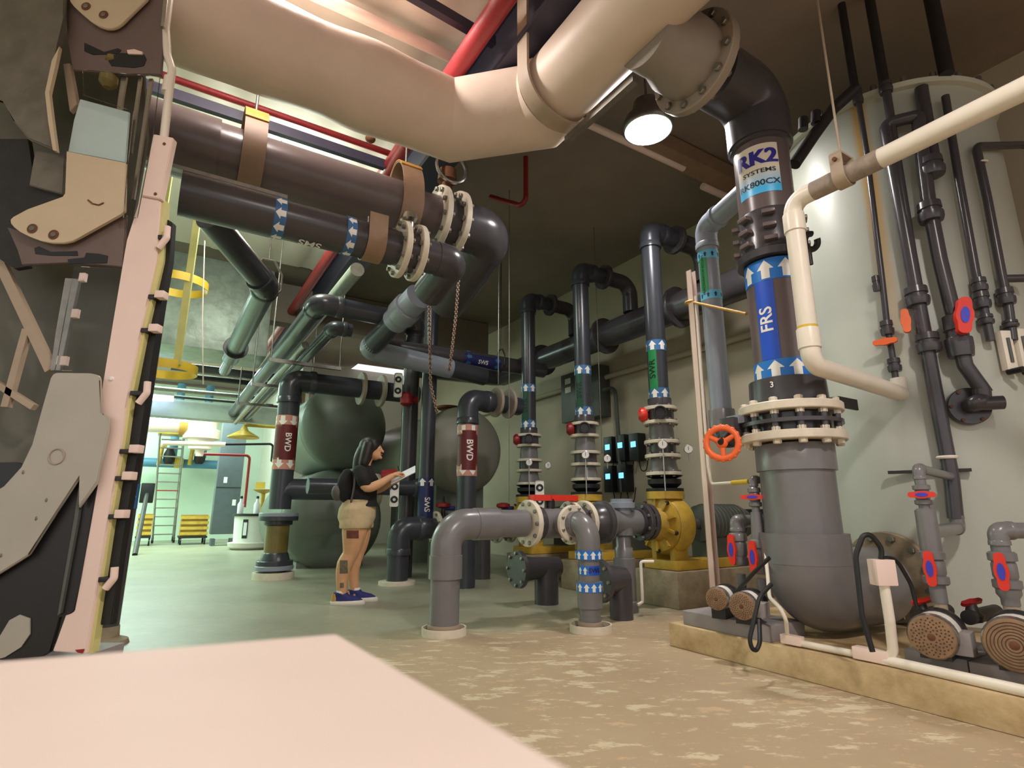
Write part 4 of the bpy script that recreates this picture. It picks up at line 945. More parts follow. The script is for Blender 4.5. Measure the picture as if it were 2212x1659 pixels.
# ================================================================ three yellow pumps with risers
PV = 4.45
def pump_set(u_, lab, zt, full, gsx):
    c = W(u_, PV, 0); x, y = c.x, c.y
    def z(py3): return zat(W(4.13, PV).x, W(4.13, PV).y, py3)   # heights read off the nearest set
    cz = z(1132)
    t = thing('centrifugal_pump', lab+' yellow centrifugal pump on its concrete base', 'pump', (x, y, z(1228)), 'yellow centrifugal pumps')
    # base block
    solo('pump_base', MB().rbox(W(u_+.0, PV+.62, z(1229)/2), .56, 1.65, z(1229), .015), conc, 'concrete base under the '+lab+' yellow pump', 'base', W(u_, PV+.6, 0), 'concrete pump bases')
    MB().rbox(W(u_, PV+.62, z(1228)+.045), .44, 1.5, .09, .008).build('base_plate', yellow, t)
    vol = MB(); R = .285; cc = W(u_, PV, cz); n = 40; _, e1, e2 = basis(V, Z); rows = []
    for i in range(n):
        a_ = 2*PI*i/n; q = e1*math.cos(a_)+e2*math.sin(a_); RR = R*(1+.10*(i/n))
        rows.append([cc+V*h+q*r for h, r in ((-.10, RR*.62), (-.09, RR*.92), (-.05, RR*1.0), (.06, RR*1.02), (.11, RR*.95), (.13, RR*.7), (.15, .1), (-.10, .1))])
    vol.rings(rows, close=True); vol.build('volute', yellow, t)
    cov = MB().lathe(cc-V*.10, -V, [(0, R*.95), (.03, R*.93), (.05, R*.6), (.13, .13), (.16, .13)], 32).build('suction_cover', yellow, t)
    for i in range(10):
        a_ = 2*PI*i/10; q = e1*math.cos(a_)+e2*math.sin(a_)
        MB().box(cc-V*.135+q*R*.7, .06, R*.42, .022, V, q, V.cross(q)).build('rib', yellow, cov)
        if i % 2: MB().hexn(cc-V*.13+q*R*.9, -V, .022, .03).build('bolt', dsteel, cov)
    MB().lathe((x, y, cz+R*.8), Z, [(0, .15), (z(1078)-cz-R*.8, .125), (z(1078)-cz-R*.8, .19), (z(1062)-cz-R*.8, .19)], 24).build('discharge_neck', yellow, t)
    for s_ in (-1, 1): MB().rbox(W(u_+s_*.12, PV+.02, (z(1228)+cz-.16)/2+.02), .06, .2, cz-.16-z(1228), .004).build('foot', yellow, t)
    MB().lathe(cc+V*.14, V, [(0, .10), (.1, .09), (.22, .06), (.3, .06)], 20).build('bearing_bracket', MATS['stainless'], t)
    mo = MB().lathe(cc+V*.46, V, [(0, .1), (.02, .19), (.10, .2), (.62, .2), (.66, .17), (.74, .16)], 28).build('motor', gmotor, t)
    for i in range(9): MB().torus(cc+V*(.56+.06*i), V, .2, .008, 28, 5).build('fin', gmotor, mo)
    MB().rbox(W(u_, PV+.75, (z(1228)+cz-.15)/2), .3, .45, cz-.2-z(1228)+.06).build('motor_foot', gmotor, t)
    # riser
    r = thing('discharge_riser', lab+' dark riser pipe standing on a yellow pump, with SWR green label', 'pipe', (x, y, z(1062)), 'pump discharge risers')
    def pt(py3): return Vector((x, y, z(py3)))
    MB().lathe(pt(1062), Z, [(0, .19), (.03, .19), (.035, .12), (z(1046)-z(1062), .17), (z(1036)-z(1062), .17), (z(1034)-z(1062), .12), (z(1028)-z(1062), .19)], 28).build('rubber_joint', black, r)
    def fl(py3, R=.185): flange(r, pt(py3), Z, R, .12, .035, 8, fwhite, steel, bolts=full)
    fl(1024); MB().lathe(pt(1020), Z, [(0, .155), (z(990)-z(1020), .125)], 28).build('spool', pvc, r)
    fl(986); MB().lathe(pt(982), Z, [(0, .14), (z(960)-z(982), .14)], 28).build('check_valve', pvcd, r); fl(956)
    MB().lathe(pt(952), Z, [(0, .13), (z(936)-z(952), .13), (z(912)-z(952), .115)], 28).build('reducer', pvc, r)
    fl(914, .18); bv = MB().lathe(pt(910), Z, [(0, .14), (z(886)-z(910), .14)], 28).build('valve_body', pvcd, r); fl(884, .18)
    g = (CAM-pt(898)); g.z = 0; g.normalize(); sd = g.cross(Z)
    gb = pt(898)+g*.17-sd*.0
    MB().cyl(gb-sd*.0, gb+g*.05, .055).build('gear_box', blackp, bv)
    MB().torus(gb+g*.06+sd*-.0, g, .06, .010, 20, 6).build('handwheel', blackp, bv)
    sgn = 1 if (pt(898)+sd*.2-CAM).x/ (pt(898)+sd*.2).y < pt(898).x/pt(898).y else -1
    MB().lathe(pt(896)+sd*sgn*.125+g*.05, sd*sgn, [(0, .06), (.03, .08), (.07, .08), (.10, .05)], 16).build('red_cap', red if full else redd, bv)
    coupling(r, (pt(880)+pt(862))/2, Z, .125, z(862)-z(880), pvcd)
    top = Vector((x, y, hz+.62))
    rr = .105
    pipe_run(r, [pt(864), top, top+V*.55], rr, pvcn, .17)
    MB().sweep([top+V*.5, top+V*.9, top+V*.9-Z*.42], rr, 24, .18).build('elbow', pvcd, r)
    flange(r, top+V*.42, V, .17, .1, .05, 8, pvcd, bolts=False)
    vw = Vector((-x, -y, 0))
    for py3 in (853, 750): arrow_band(r, pt(py3), Z, rr, .12, 6, tapebl, None, 1, vw)
    label_strip(r, pt(801), Z, rr, z(757)-z(845), .10, tapeg if full else mat('tape_green_'+lab[:5], (22, 72, 52), .5), 'SWR', ink, .10, -.055, 90, vw)
    # gauges on thin stems
    for k, (dx, py3) in enumerate(((.0, 968), (.27, 968))):
        gcn = Vector((x, y, 0))+g*(.22 if k == 0 else -.05)+Vector((dx*1.0, -.02, 0)); gcn.z = z(966+4*k)
        gg = thing('pressure_gauge', ('front', 'side')[k]+' pressure gauge at the '+lab+' pump riser', 'gauge', gcn, 'pressure gauges')
        MB().lathe(gcn, g, [(0, .04), (.0, .048), (.025, .048), (.028, .042)], 24).build('gauge_case', chrome, gg)
        d_ = MB().lathe(gcn+g*.0285, g, [(0, .001), (0, .041), (.001, .041)], 24).build('dial', wtape, gg)
        MB().box(gcn+g*.031+Z*.008, .005, .004, .04, sd, g, Z).build('needle', blackp, gg)
        MB().cyl(gcn-Z*.048, (gcn.x, gcn.y, z(1062) if k == 0 else gcn.z-.12), .007).build('stem', chrome, gg)
    return t
sets = [(4.13, 'nearest', 0, True), (5.40, 'middle', 0, False), (6.66, 'farthest', 0, False)]
for u_, lab, zz, full in sets: pump_set(u_, lab, zz, full, 0)
# ================================================================ near suction line: pipe A, valve pair, tee B, reducer, strainer tee
t = thing('suction_line', 'grey foreground pipe rising from the floor, bending right to the nearest yellow pump', 'pipe', F(968, 1375))
fa = F(968, 1372); ua, va, _ = uvz(fa)
zl = zat(fa.x, fa.y, 1142); zl = .80
us = 4.06
fa = W(us, va-.02)
def su(v): return W(us, v, zl)
RA = .112
el = MB().sweep([(fa.x, fa.y, zl-.36), su(va-.02), su(va+.42)], RA*1.08, 32, .24, 14); el.build('elbow', pvc, t)
MB().lathe((fa.x, fa.y, zl-.40), Z, [(0, RA), (.0, RA*1.15), (.17, RA*1.15), (.175, RA*1.05)], 32).build('socket', pvc, t)
MB().cyl((fa.x, fa.y, 0), (fa.x, fa.y, zl-.38), RA, seg=36).build('pipe', pvc, t)
MB().lathe(su(va+.22), V, [(0, RA*1.05), (0, RA*1.13), (.2, RA*1.13), (.205, RA)], 32).build('socket', pvc, t)
MB().cyl(su(va+.4), su(2.66), RA, seg=32).build('pipe', pvc, t)
def vfor(px): lo = min((abs(proj(su(va+i*.01))[0]-px), va+i*.01) for i in range(0, 320)); return lo[1]
v1, v2, v3, v4 = vfor(1142), vfor(1170), vfor(1232), vfor(1262)
for v_ in (v1, v4): flange(t, su(v_), V, .195, RA, .045, 10, fwhite, steel)
MB().cyl(su(v1), su(v2-.02), RA*1.25, seg=30).build('valve_body', pvcd, t)
MB().cyl(su(v2-.04), su(v3), RA*1.15, seg=30).build('tee', pvc, t)
flange(t, su(v3), V, .19, RA, .04, 10, fwhite, steel)
vb = MB().cyl(su(v3+.02), su(v4-.02), RA*1.3, seg=30).build('valve_body', pvcd, t)
hc = su((v3+v1)/2)+Z*.205
MB().cyl(hc-Z*.09, hc-Z*.0, .045).build('valve_stem', blackp, vb)
# long red lever on top
p0, p1 = P(1146, 1086, hc.y-.06), P(1246, 1078, hc.y+.1); dl_ = (p1-p0); dl_.z = 0; Lh = dl_.length; dl_.normalize(); sl_ = Z.cross(dl_)
hm_ = (p0+p1)/2
mb = MB(); pts2 = [(-.5, -.05), (-.46, -.075), (-.15, -.075), (-.08, -.045), (.3, -.035), (.5, -.03)]
poly = [hm_+dl_*Lh*a_+sl_*b_ for a_, b_ in pts2]+[hm_+dl_*Lh*a_-sl_*b_ for a_, b_ in pts2[::-1]]
mb.prism(poly, Z*.05); mb.build('lever', red, vb)
# strainer / reducer stretch to the pump
v5, v6, v7 = vfor(1302), vfor(1345), vfor(1385)
MB().lathe(su(v4+.02), V, [(0, RA*.95), (.04, RA*.95), (.08, RA*1.3), (v5-v4-.07, RA*1.5), (v5-v4-.06, RA*1.72), (v5-v4-.01, RA*1.72)], 32).build('expander', pvcd, t)
MB().lathe(su(v5), V, [(0, RA*1.72), (.02, RA*1.72), (.025, RA*1.25), (v6-v5-.06, RA*.95)], 32).build('reducer', pvc, t)
tb = su(v6); MB().cyl(tb-V*.16, tb+V*.2, RA, seg=30).build('tee', pvc, t)
MB().cyl((tb.x, tb.y, zl-.05), (tb.x, tb.y, zl-.12), RA*.9).build('tee_leg', pvc, t)
MB().lathe((tb.x, tb.y, zl), Z, [(0, .085), (.13, .085), (.13, .125), (.18, .125), (.185, .105), (.215, .105)], 24).build('cap', pvcl, t)
MB().lathe((tb.x, tb.y, 0), Z, [(0, .115), (.09, .115), (.1, .1), (.47, .1), (.475, .085), (.56, .085), (.58, .07), (zl, .07)], 28).build('support_leg', pvc, t)
MB().cyl(su(v6+.18), W(us, PV-.42, zl), RA*1.15, seg=30).build('pipe', pvcd, t)
for v_ in (v6+.24, PV-.36): flange(t, su(v_), V, RA*1.6, RA, .05, 8, pvcd, steel)
MB().cyl(W(us, PV-.36, zl), W(us+.05, PV-.25, .78), RA*1.05, seg=24).build('rubber_joint', black, t)
# branch B down to the floor, toward the camera
jb = su((v2+v3)/2-.03); eb = F(1219, 1372); ub, vb_, _ = uvz(eb); eb = W(ub, uvz(jb)[1]-.02)
t = thing('branch_riser', 'grey floor pipe with blue and white arrow tape in front of the white flanges', 'pipe', eb)
ct = Vector((eb.x, eb.y, zl)); RB = .082
flange(t, ct+U*.19, U, .15, RB, .04, 8, fwhite, steel)
MB().sweep([ct+U*.33, ct, ct-Z*.26], RB*1.14, 30, .15, 14).build('elbow', pvc, t)
MB().lathe(ct+U*.11, U, [(0, RB*1.14), (0, RB*1.24), (.06, RB*1.24)], 28).build('socket', pvc, t)
def bz(py): return zat(eb.x, eb.y, py)
MB().lathe((eb.x, eb.y, bz(1206)), Z, [(0, RB), (.0, RB*1.22), (bz(1190)-bz(1206), RB*1.22)], 30).build('socket', pvc, t)
MB().cyl((eb.x, eb.y, 0), (eb.x, eb.y, bz(1204)), RB, seg=32).build('pipe', pvc, t)
MB().lathe((eb.x, eb.y, bz(1312)), Z, [(0, RB), (.0, RB*1.18), (bz(1256)-bz(1312), RB*1.18), (bz(1254)-bz(1312), RB)], 32).build('socket', pvc, t)
BV = Vector((-eb.x, -eb.y, 0))
for py, R_b in ((1198, RB*1.22), (1267, RB*1.18)): arrow_band(t, Vector((eb.x, eb.y, bz(py))), Z, R_b+.002, .068, 11, tapeb, None, 1, BV)
q = Cyl((eb.x, eb.y, bz(1231)), Z, RB+.002, BV); mb = MB(); mb.m(tapeb); q.patch(mb, -RB*3.1, .0, -.034, .034, .001); mb.m(taped); q.patch(mb, .0, RB*3.1, -.034, .034, .001)
mb.m(wtape)
for x_ in (-.075, -.03): q.arrow(mb, x_, 0, .034, .055, 1)
mb.m(ink); q.text(mb, 'SWS', .05, .045, 0, 0); mb.build('tape_band', tapeb, t)
for nm, p_, r_, R_o, lab in (('a', fa, RA, .155, 'broken cream floor collar around the foot of the grey foreground pipe'), ('b', eb, RB, .15, 'cream floor collar around the foot of the pipe with blue arrow tape')):
    t2 = thing('floor_collar', lab, 'collar', (p_.x, p_.y, 0), 'cream floor collars')
    MB().tubering((p_.x, p_.y, 0), Z, .055, R_o+.012, R_o).build('collar_ring', fwhite, t2)
    MB().tubering((p_.x, p_.y, .0), Z, .075, r_+.014, r_+.001).build('clamp_band', MATS['strap_beige'], t2)
    MB().tubering((p_.x, p_.y, 0), Z, .02, R_o+.001, r_+.013).build('grout', rust, t2)
# dark flanged tee between the branch and the pump (seen behind it)
c = P(1290, 1255, 4.95)
t = thing('blind_flange', 'dark round flanged stub with bolts behind the arrow taped pipe, right of it', 'flange', c)
MB().lathe(c, V, [(0, .05), (0, .175), (.04, .18), (.05, .13), (.2, .11), (.3, .1)], 32).build('stub', pvcd, t)
for i in range(8):
    a_ = 2*PI*i/8; _, e1, e2 = basis(V); MB().hexn(c+(e1*math.cos(a_)+e2*math.sin(a_))*.15, -V, .016, .02).build('bolt', steel, t)
MB().cyl(c+V*.26, c+V*.26-Z*c.z, .1).build('foot', pvcd, t)
c = P(1115, 1230, 5.7)
t = thing('blind_flange', 'dark round flanged stub between the two foreground floor pipes', 'flange', c)
MB().lathe(c, V, [(0, .05), (0, .175), (.04, .18), (.05, .13), (.2, .11), (.5, .1)], 32).build('stub', pvcd, t)
for i in range(8):
    a_ = 2*PI*i/8; MB().hexn(c+(e1*math.cos(a_)+e2*math.sin(a_))*.15, -V, .016, .02).build('bolt', steel, t)
MB().cyl(c+V*.36, c+V*.36-Z*c.z, .12).build('foot', pvcd, t)
# white drain pipe on the near concrete base
a = P(1412, 1213, 5.2)
t = thing('drain_pipe', 'thin cream drain pipe bent down the side of the nearest concrete base', 'pipe', a)
b_ = Vector((P(1384, 1213, 5.2).x, 5.2, a.z)); MB().sweep([a, b_, (b_.x, b_.y, .12), (b_.x-.05, b_.y-.02, .10)], .014, 10, .02, 4).build('pipe', wpvc, t)
# ================================================================ second suction line (behind), pipes with SWS
t = thing('rear_suction_line', 'dark grey floor pipe bending right behind the woman, with small red valves', 'pipe', F(855, 1262))
fb = F(857, 1262); ub, vb2, _ = uvz(fb); zr = zat(fb.x, fb.y, 1142); RR = .135
el = W(ub, vb2, zr)
pipe_run(t, [fb, el, el+V*1.5], RR, pvcn, .25)
MB().lathe((fb.x, fb.y, 0), Z, [(0, .23), (.04, .23), (.045, .2)], 32).build('floor_collar', fwhite, t)
for k in range(2):
    c = el+V*(.62+.95*k)
    for s_ in (-.11, .11): flange(t, c+V*s_, V, .22, RR, .035, 8, fwhite, steel)
    vb = MB().cyl(c-V*.1, c+V*.1, RR*1.2).build('valve_body', pvcd, t)
    MB().cyl(c+Z*RR, c+Z*.3, .03).build('stem', blackp, vb)
    if k == 0: MB().torus(c+Z*.34, V-U*.4, .07, .012, 20, 6).build('handwheel', blackp, vb)
    MB().lathe(c+Z*.26, Z, [(0, .06), (.02, .1), (.06, .1), (.08, .05)], 18).build('red_cap', redd, vb)
    MB().cyl(c+Z*.26, c+Z*.26+V*.12-U*.1, .03).build('knob', MATS['navy_mesh'], vb)
MB().cyl(el+V*1.36, el+V*1.5, RR*1.1).build('pipe', pvcd, t)
for k, (x_, y_) in enumerate(((1040, 1250),)):
    p = F(x_, y_); MB().cyl((p.x, p.y, 0), (p.x, p.y, zr), .12).build('support_leg', pvcd, t)
# SWS twin verticals
c = P(902, 1000, 7.75); top = zat(c.x, c.y, 700)
t = thing('sws_riser', 'tall dark vertical pipe with a navy SWS label behind the clipboard', 'pipe', (c.x, c.y, .9))
c2 = P(922, 1000, 7.75)
MB().cyl((c2.x, c2.y, zat(c2.x, c2.y, 1125)), (c2.x, c2.y, top+.3), .105, seg=28).build('pipe', pvcn, t)
arrow_band(t, Vector((c2.x, c2.y, zat(c2.x, c2.y, 1042))), Z, .107, .12, 5, tapen, wtape, 1, Vector((-c2.x, -c2.y, 0)))
label_strip(t, Vector((c2.x, c2.y, zat(c2.x, c2.y, 1090))), Z, .107, .46, .32, tapen, 'SWS', wtape, .10, .03, 90, Vector((-c2.x, -c2.y, 0)))
c3 = P(884, 930, 8.2); MB_ = MB().cyl((c3.x, c3.y, .0), (c3.x, c3.y, top+.2), .12, seg=24)
solo('vertical_pipe', MB_, pvcd, 'dark vertical pipe immediately left of the navy labelled SWS riser', 'pipe', (c3.x, c3.y, 0))
q = P(905, 1055, 7.9); t = thing('cross_pipe', 'dark horizontal pipe passing behind the clipboard to the SWS riser', 'pipe', q)
MB().sweep([q-V*1.5, q], .10, 20).build('pipe', pvcn, t); MB().sphere(q, .14, seg=18).build('elbow', pvcn, t)
# ================================================================ BWD columns
def bwd(px, base_px, Y, lab, tops, full):
    if base_px: b = F(px, base_px)
    else: b = P(px, 1100, Y); b.z = .1
    x, y = b.x, b.y
    def z(py): return zat(x, y, py)
    t = thing('bwd_pipe', lab, 'pipe', b, 'BWD pipe columns'); r = .15 if full else .125
    vw = Vector((-x, -y, 0))
    def pt(py): return Vector((x, y, z(py)))
    top = pt(tops[0]); pipe_run(t, [pt(1100), top, top+V*tops[1]+U*tops[2]], r, pvcn, .26)
    y0, y1 = tops[3], tops[4]
    for yy in (y0, y1): arrow_band(t, pt(yy), Z, r+.001, .17 if full else .15, 6, tapep, wtape, -1, vw)
    lc = pt((y0+y1)/2); MB().tubering((x, y, z(y1-8)), Z, z(y0+8)-z(y1-8), r+.004, r-.002).build('label_sleeve', taper, t)
    label_strip(t, lc, Z, r+.003, .5, .2, taper, 'BWD', wtape, .115, .03, -90, vw)
    ft = top+V*(tops[1]*.5)+U*tops[2]*.5
    return t, x, y, z, r, pt, top
t, x, y, z, r, pt, top = bwd(590, 1250, 8.1, 'dark column with maroon BWD label and amber sight tube at the left tanks', (822, 2.0, .0, 912, 1002), True)
MB().cyl((x, y, 0), (x, y, .09), .27, seg=32).build('floor_ring', fwhite, t)
MB().cyl((x, y, .02), (x, y, z(1222)), .17, seg=28).build('pipe', pvcn, t)
flange(t, pt(1226), Z, .25, .16, .06, 8, pvcl, bolts=False); flange(t, pt(1216), Z, .24, .15, .07, 8, pvcn, bolts=False)
MB().lathe(pt(1212), Z, [(0, .2), (.1, .17), (.12, .15)], 24).build('reducer', pvcn, t)
MB().cyl(pt(1205), pt(1134), .155, seg=28).build('sight_tube', amber, t)
MB().lathe(pt(1136), Z, [(0, .15), (.02, .19), (.1, .19)], 24).build('reducer', pvcn, t)
flange(t, pt(1120), Z, .26, .15, .06, 8, pvcn, bolts=False); flange(t, pt(1112), Z, .26, .15, .05, 8, pvcl, bolts=False)
MB().sweep([pt(1090), pt(1056), pt(1056)+V*.95], .15, 26, .26).build('elbow', pvcn, t)
MB().cyl(pt(1056)+V*.8, pt(1056)+V*1.35, .12).build('pipe', pvcn, t)
for k in range(2): flange(t, top+V*(1.05+.32*k), V, .26, .15, .05, 8, MATS['flange_grey'], bolts=False)
for k in range(2): flange(t, pt(1056)+V*(1.08+.3*k), V, .26, .12, .05, 8, MATS['flange_grey'], bolts=False)
t, x, y, z, r, pt, top = bwd(1007, None, 7.1, 'dark column with maroon BWD label in front of the right hand tank', (862, .85, .1, 932, 1016), False)
for k in range(2): flange(t, top+V*(.42+.2*k), V, .2, .125, .04, 8, MATS['flange_grey'], bolts=False)
MB().cyl(pt(1105), (x, y, 0), r).build('pipe', pvcn, t)
# ================================================================ filter tanks
def dome_tank(lab, px, py, Y, rpx_, L, mt=gdome, flat=.5, noz=True):
    c = P(px, py, Y); R = rpx(2*rpx_, c); t = thing('filter_tank', lab, 'tank', (c.x, c.y, max(c.z-R-.12, 0)), 'horizontal filter tanks')
    pr = [(R*flat-R*flat*math.cos(a)-.0, R*math.sin(a)) for a in [PI/2*k/10 for k in range(11)]]
    MB().lathe(c, U, pr+[(R*flat+.02, R*1.0)], 48).build('dome', mt, t)
    MB().lathe(c+U*R*flat, U, [(0, R), (.03, R*1.015), (.12, R*1.015), (.14, R), (L, R), (L+R*flat*.7, R*.7), (L+R*flat, .05)], 48).build('shell', mt, t)
    if noz: MB().lathe(c+U*.9+Z*R*.96, Z, [(0, .12), (.08, .12), (.09, .2), (.13, .2)], 20).build('nozzle', MATS['rust_brown'], t)
    zb_ = c.z-R
    return t, c, R
t, c, R = dome_tank('big dark grey dome ended filter tank above and behind the woman, upper one', 757, 915, 9.3, 94, 2.3)
MB().box(c-Z*(R+.02)+U*.7, .3, R*.25, .03, U, V, Z).build('saddle', MATS['whitewash'] if 'whitewash' in MATS else fibre, t)
tu = c
t, c, R = dome_tank('dark grey dome ended filter tank on the floor behind the woman, lower one', 733, 1124, 9.3, 110, 2.3, noz=False)
for k in (.5, 2.0): MB().rbox(c-Z*(c.z-(c.z-R*.8)/2)+U*k, .25, R*1.3, max(c.z-R*.8, .1)).build('saddle', gdome, t)
mb = MB(); pl = [(-.5, 0), (-.1, .35), (.1, .35), (.3, 0)]
t, c, R = dome_tank('pale topped filter tank with dark end behind the navy SWS riser', 1020, 968, 8.6, 96, 2.6, mat('tank_pale', (150, 146, 132), .45, var=.12, scale=2))
for k in (.5, 2.2): MB().rbox(c-Z*c.z*.5+U*k-Z*R*.4, .25, R*1.2, c.z-R*.8).build('saddle', gdome, t)
# number tags and red chain valve near the tanks
for k, (x_, y_, Y_, lab) in enumerate(((860, 832, 7.9, 'white chained number plate hanging by the red valve at the upper tank'), (852, 1065, 7.6, 'white oval number plate under the clipboard'), (1166, 1068, 7.3, 'white oval number plate behind the long red lever'))):
    p = P(x_, y_, Y_); t = thing('number_plate', lab, 'plate', p, 'white oval plates'); h_ = .2
    d_ = (CAM-p); d_.z = 0; d_.normalize(); s_ = Z.cross(d_)
    MB().box(p, .02, .12, .36, d_, s_, Z, .03).build('plate', wtape, t)
    for s2 in (-.085, .085): MB().torus(p+d_*.012+Z*s2, d_, .034, .014, 18, 6).build('ring_mark', ink, t)
p = P(878, 862, 8.0); t = thing('chain_valve', 'dark red valve body hanging under the pipe at the upper tank', 'valve', p)
MB().lathe(p-Z*.1, Z, [(0, .05), (.03, .09), (.16, .1), (.2, .05)], 16).build('valve_body', redd, t); MB().cyl(p, p+V*.16, .05).build('gear_box', redd, t)
# ================================================================ hanging hand chains
def chain(lab, pts, n, r=.008):
    pts = roundpath(pts, .12, 10); Ls = [0]
    for a_, b_ in zip(pts, pts[1:]): Ls.append(Ls[-1]+(b_-a_).length)
    mb = MB(); step = Ls[-1]/n; j = 0
    for i in range(n):
        s_ = (i+.5)*step
        while j < len(pts)-2 and Ls[j+1] < s_: j += 1
        d_ = (pts[j+1]-pts[j]).normalized(); p_ = pts[j]+d_*(s_-Ls[j]); _, e1, e2 = basis(d_); ax = e1 if i % 2 else e2; sd = d_.cross(ax)
        q = [p_+d_*step*.62*math.cos(2*PI*k/8)+sd*step*.36*math.sin(2*PI*k/8) for k in range(8)]
        rs = []
        for k in range(8):
            tg = (q[(k+1) % 8]-q[k-1]).normalized(); o1 = ax; o2 = tg.cross(ax)
            rs.append([q[k]+(o1*math.cos(2*PI*m/4)+o2*math.sin(2*PI*m/4))*r for m in range(4)])
        mb.rings(rs, close=True)
    solo('hand_chain', mb, MATS['chain'], lab, 'chain', pts[0], 'hanging hand chains')
mat('chain', (128, 100, 84), .5, .5, var=.3)
chain('long rusty hand chain with a loose loop, left of the two hanging chains', [P(925, 540, 5.2), P(927, 700, 5.25), P(930, 830, 5.3), P(944, 890, 5.3)], 70)
chain('rusty hand chain right of the loose loop, hanging from the cream flanged valve', [P(994, 555, 5.15), P(985, 680, 5.2), P(976, 760, 5.2), P(970, 800, 5.2)], 52, .009)
for k, (x_, y0, y1, Y_) in enumerate(((1100, 690, 1085, 6.6), (1077, 730, 830, 7.4), (1290, 690, 980, 7.6))):
    a_ = P(x_, y0, Y_); t = solo('thin_rod', MB().cyl((a_.x, a_.y, zat(a_.x, a_.y, y1)), (a_.x, a_.y, CEIL), .006, seg=6), steel, ('thin hanging rod left of the farthest pump riser', 'thin hanging rod above the SWS header', 'thin hanging rod between the two nearer pump risers')[k], 'rod', a_, 'thin hanging rods')
# ================================================================ wall cabinet and drives
def onwall(px, py, off=.0):
    r = ray(px, py); k = (6.3-off-CAM.dot(V))/r.dot(V); return CAM+r*k
a, b = onwall(1212, 800, .25), onwall(1296, 896, .25); m_ = (a+b)/2-Z*.06
t = thing('electrical_cabinet', 'dark grey electrical cabinet on the wall between the pump risers', 'cabinet', m_)
wd = abs(uvz(a)[0]-uvz(b)[0]); ht = .88
MB().box(m_+V*.12, wd, .26, ht, U, V, Z, .01).build('body', gmotor, t)
MB().box(m_-V*.012+Z*.3+U*wd*.3, .16, .006, .1, U, V, Z).build('label_plate', wtape, t); MB().box(m_-V*.012+Z*.14+U*wd*.3, .16, .006, .1, U, V, Z).build('label_plate', wtape, t)
e_ = m_-U*wd*.5
MB().sweep([e_+V*.1, e_-U*.28+V*.1, e_-U*.34+V*.1-Z*1.7], .035, 12, .15).build('conduit', gmotor, t)
scr = emit('screen_blue', (86, 170, 250), 2.2)
labs = ('upper row, left', 'upper row, middle', 'upper row, right beside the nearest riser', 'lower row, left', 'lower row, right')
for k, (x_, y_) in enumerate(((1321, 972), (1348, 968), (1377, 966), (1322, 1035), (1351, 1033))):
    p = onwall(x_, y_, .09); t = thing('motor_drive', 'black wall drive with a lit blue screen, '+labs[k], 'drive', p, 'black wall drives')
    MB().box(p-V*.0, .20, .17, .42, U, V, Z, .01).build('body', blackp, t)
    MB().box(p-V*.088+Z*.04, .10, .012, .085, U, V, Z).build('screen', scr, t)
    MB().sweep([p+V*.02-Z*.2, p+V*.02-Z*.36-U*.03, p+V*.02-Z*.38-U*.14, p+V*.02-Z*.15-U*.2], .008, 6, .06).build('cable', black, t)
# ================================================================ yellow ladder cage and foil duct (left)
Yc = 6.3
t = thing('ladder_cage', 'yellow ladder safety cage hanging left under the dark pipe with arrow bands', 'ladder cage', P(390, 800, Yc))
hc0, hc1, hc2 = P(383, 614, Yc), P(383, 797, Yc), P(383, 470, Yc)
cxy = Vector((hc0.x, hc0.y, 0)); Rr = .33
mb_ = []
for zc_ in (hc0.z, hc1.z): MB().tubering((cxy.x, cxy.y, zc_-.05), Z, .1, Rr+.006, Rr).build('hoop', yellowb, t)
for px_, py_ in ((364, 560), (429, 560)):
    a_ = math.acos(max(-1, min(1, (P(px_, 620, Yc).x-cxy.x)/Rr)))
    for sg in ((-1,) if px_ > 400 else (-1,)):
        q = cxy+Vector((math.cos(a_), sg*math.sin(a_), 0))*(Rr-.015)
        MB().box(Vector((q.x, q.y, (hc1.z+CEIL)/2-.0)), .085, .02, CEIL-hc1.z, Vector((1, 0, 0)), Vector((0, 1, 0)), Z).build('cage_bar', yellowp, t)
for k, x_ in enumerate((352, 442)):
    a_ = P(x_, 520, 6.1); solo('cord', MB().sweep([a_, P(x_-(14 if k == 0 else 5), 690, 6.1), P(x_-(28 if k == 0 else 3), 830, 6.1)], .007, 6), wpvc, ('thin white cord left of the yellow ladder cage', 'thin white cord right of the yellow ladder cage')[k], 'cord', a_, 'white cords at the cage')
c = P(458, 655, 8.8)
solo('air_duct', MB().box(c+U*.5, 1.0, 1.85, 1.6, U, V, Z, .02), foil, 'big crumpled foil wrapped air duct behind the yellow ladder cage', 'duct', c)

# ceiling details right of the insulated pipe
a = P(1236, 252, 4.95); b = along(a, V, 1476)
solo('ceiling_conduit', MB().cyl(a-V*.5, b, .04, seg=14), wpaint, 'cream conduit under the brown ceiling passing behind the lit high bay lamp', 'conduit', a)
a2 = P(1518, 402, 6.15); b2 = along(a2, V, 1590)
solo('ceiling_conduit', MB().cyl(a2, b2, .045, seg=14), wpaint, 'short cream conduit under the brown ceiling beside the sticker on the thick pipe', 'conduit', a2)
a = P(1136, 375, 5.9); b = P(1136, 448, 5.9); c = P(1060, 425, 6.3)
solo('sprinkler_drop', MB().sweep([(a.x, a.y, CEIL), b, c], .03, 10, .08), redd, 'dark red sprinkler branch under the brown ceiling right of the dark elbow', 'pipe', b)
a = P(1500, 360, 5.85)
solo('ceiling_beam_channel', MB().box(a+V*.2+Z*.05, 2.2, .25, .18, V, U, Z), tanbr, 'brownish steel channel under the ceiling right of the lit lamp', 'channel', a)
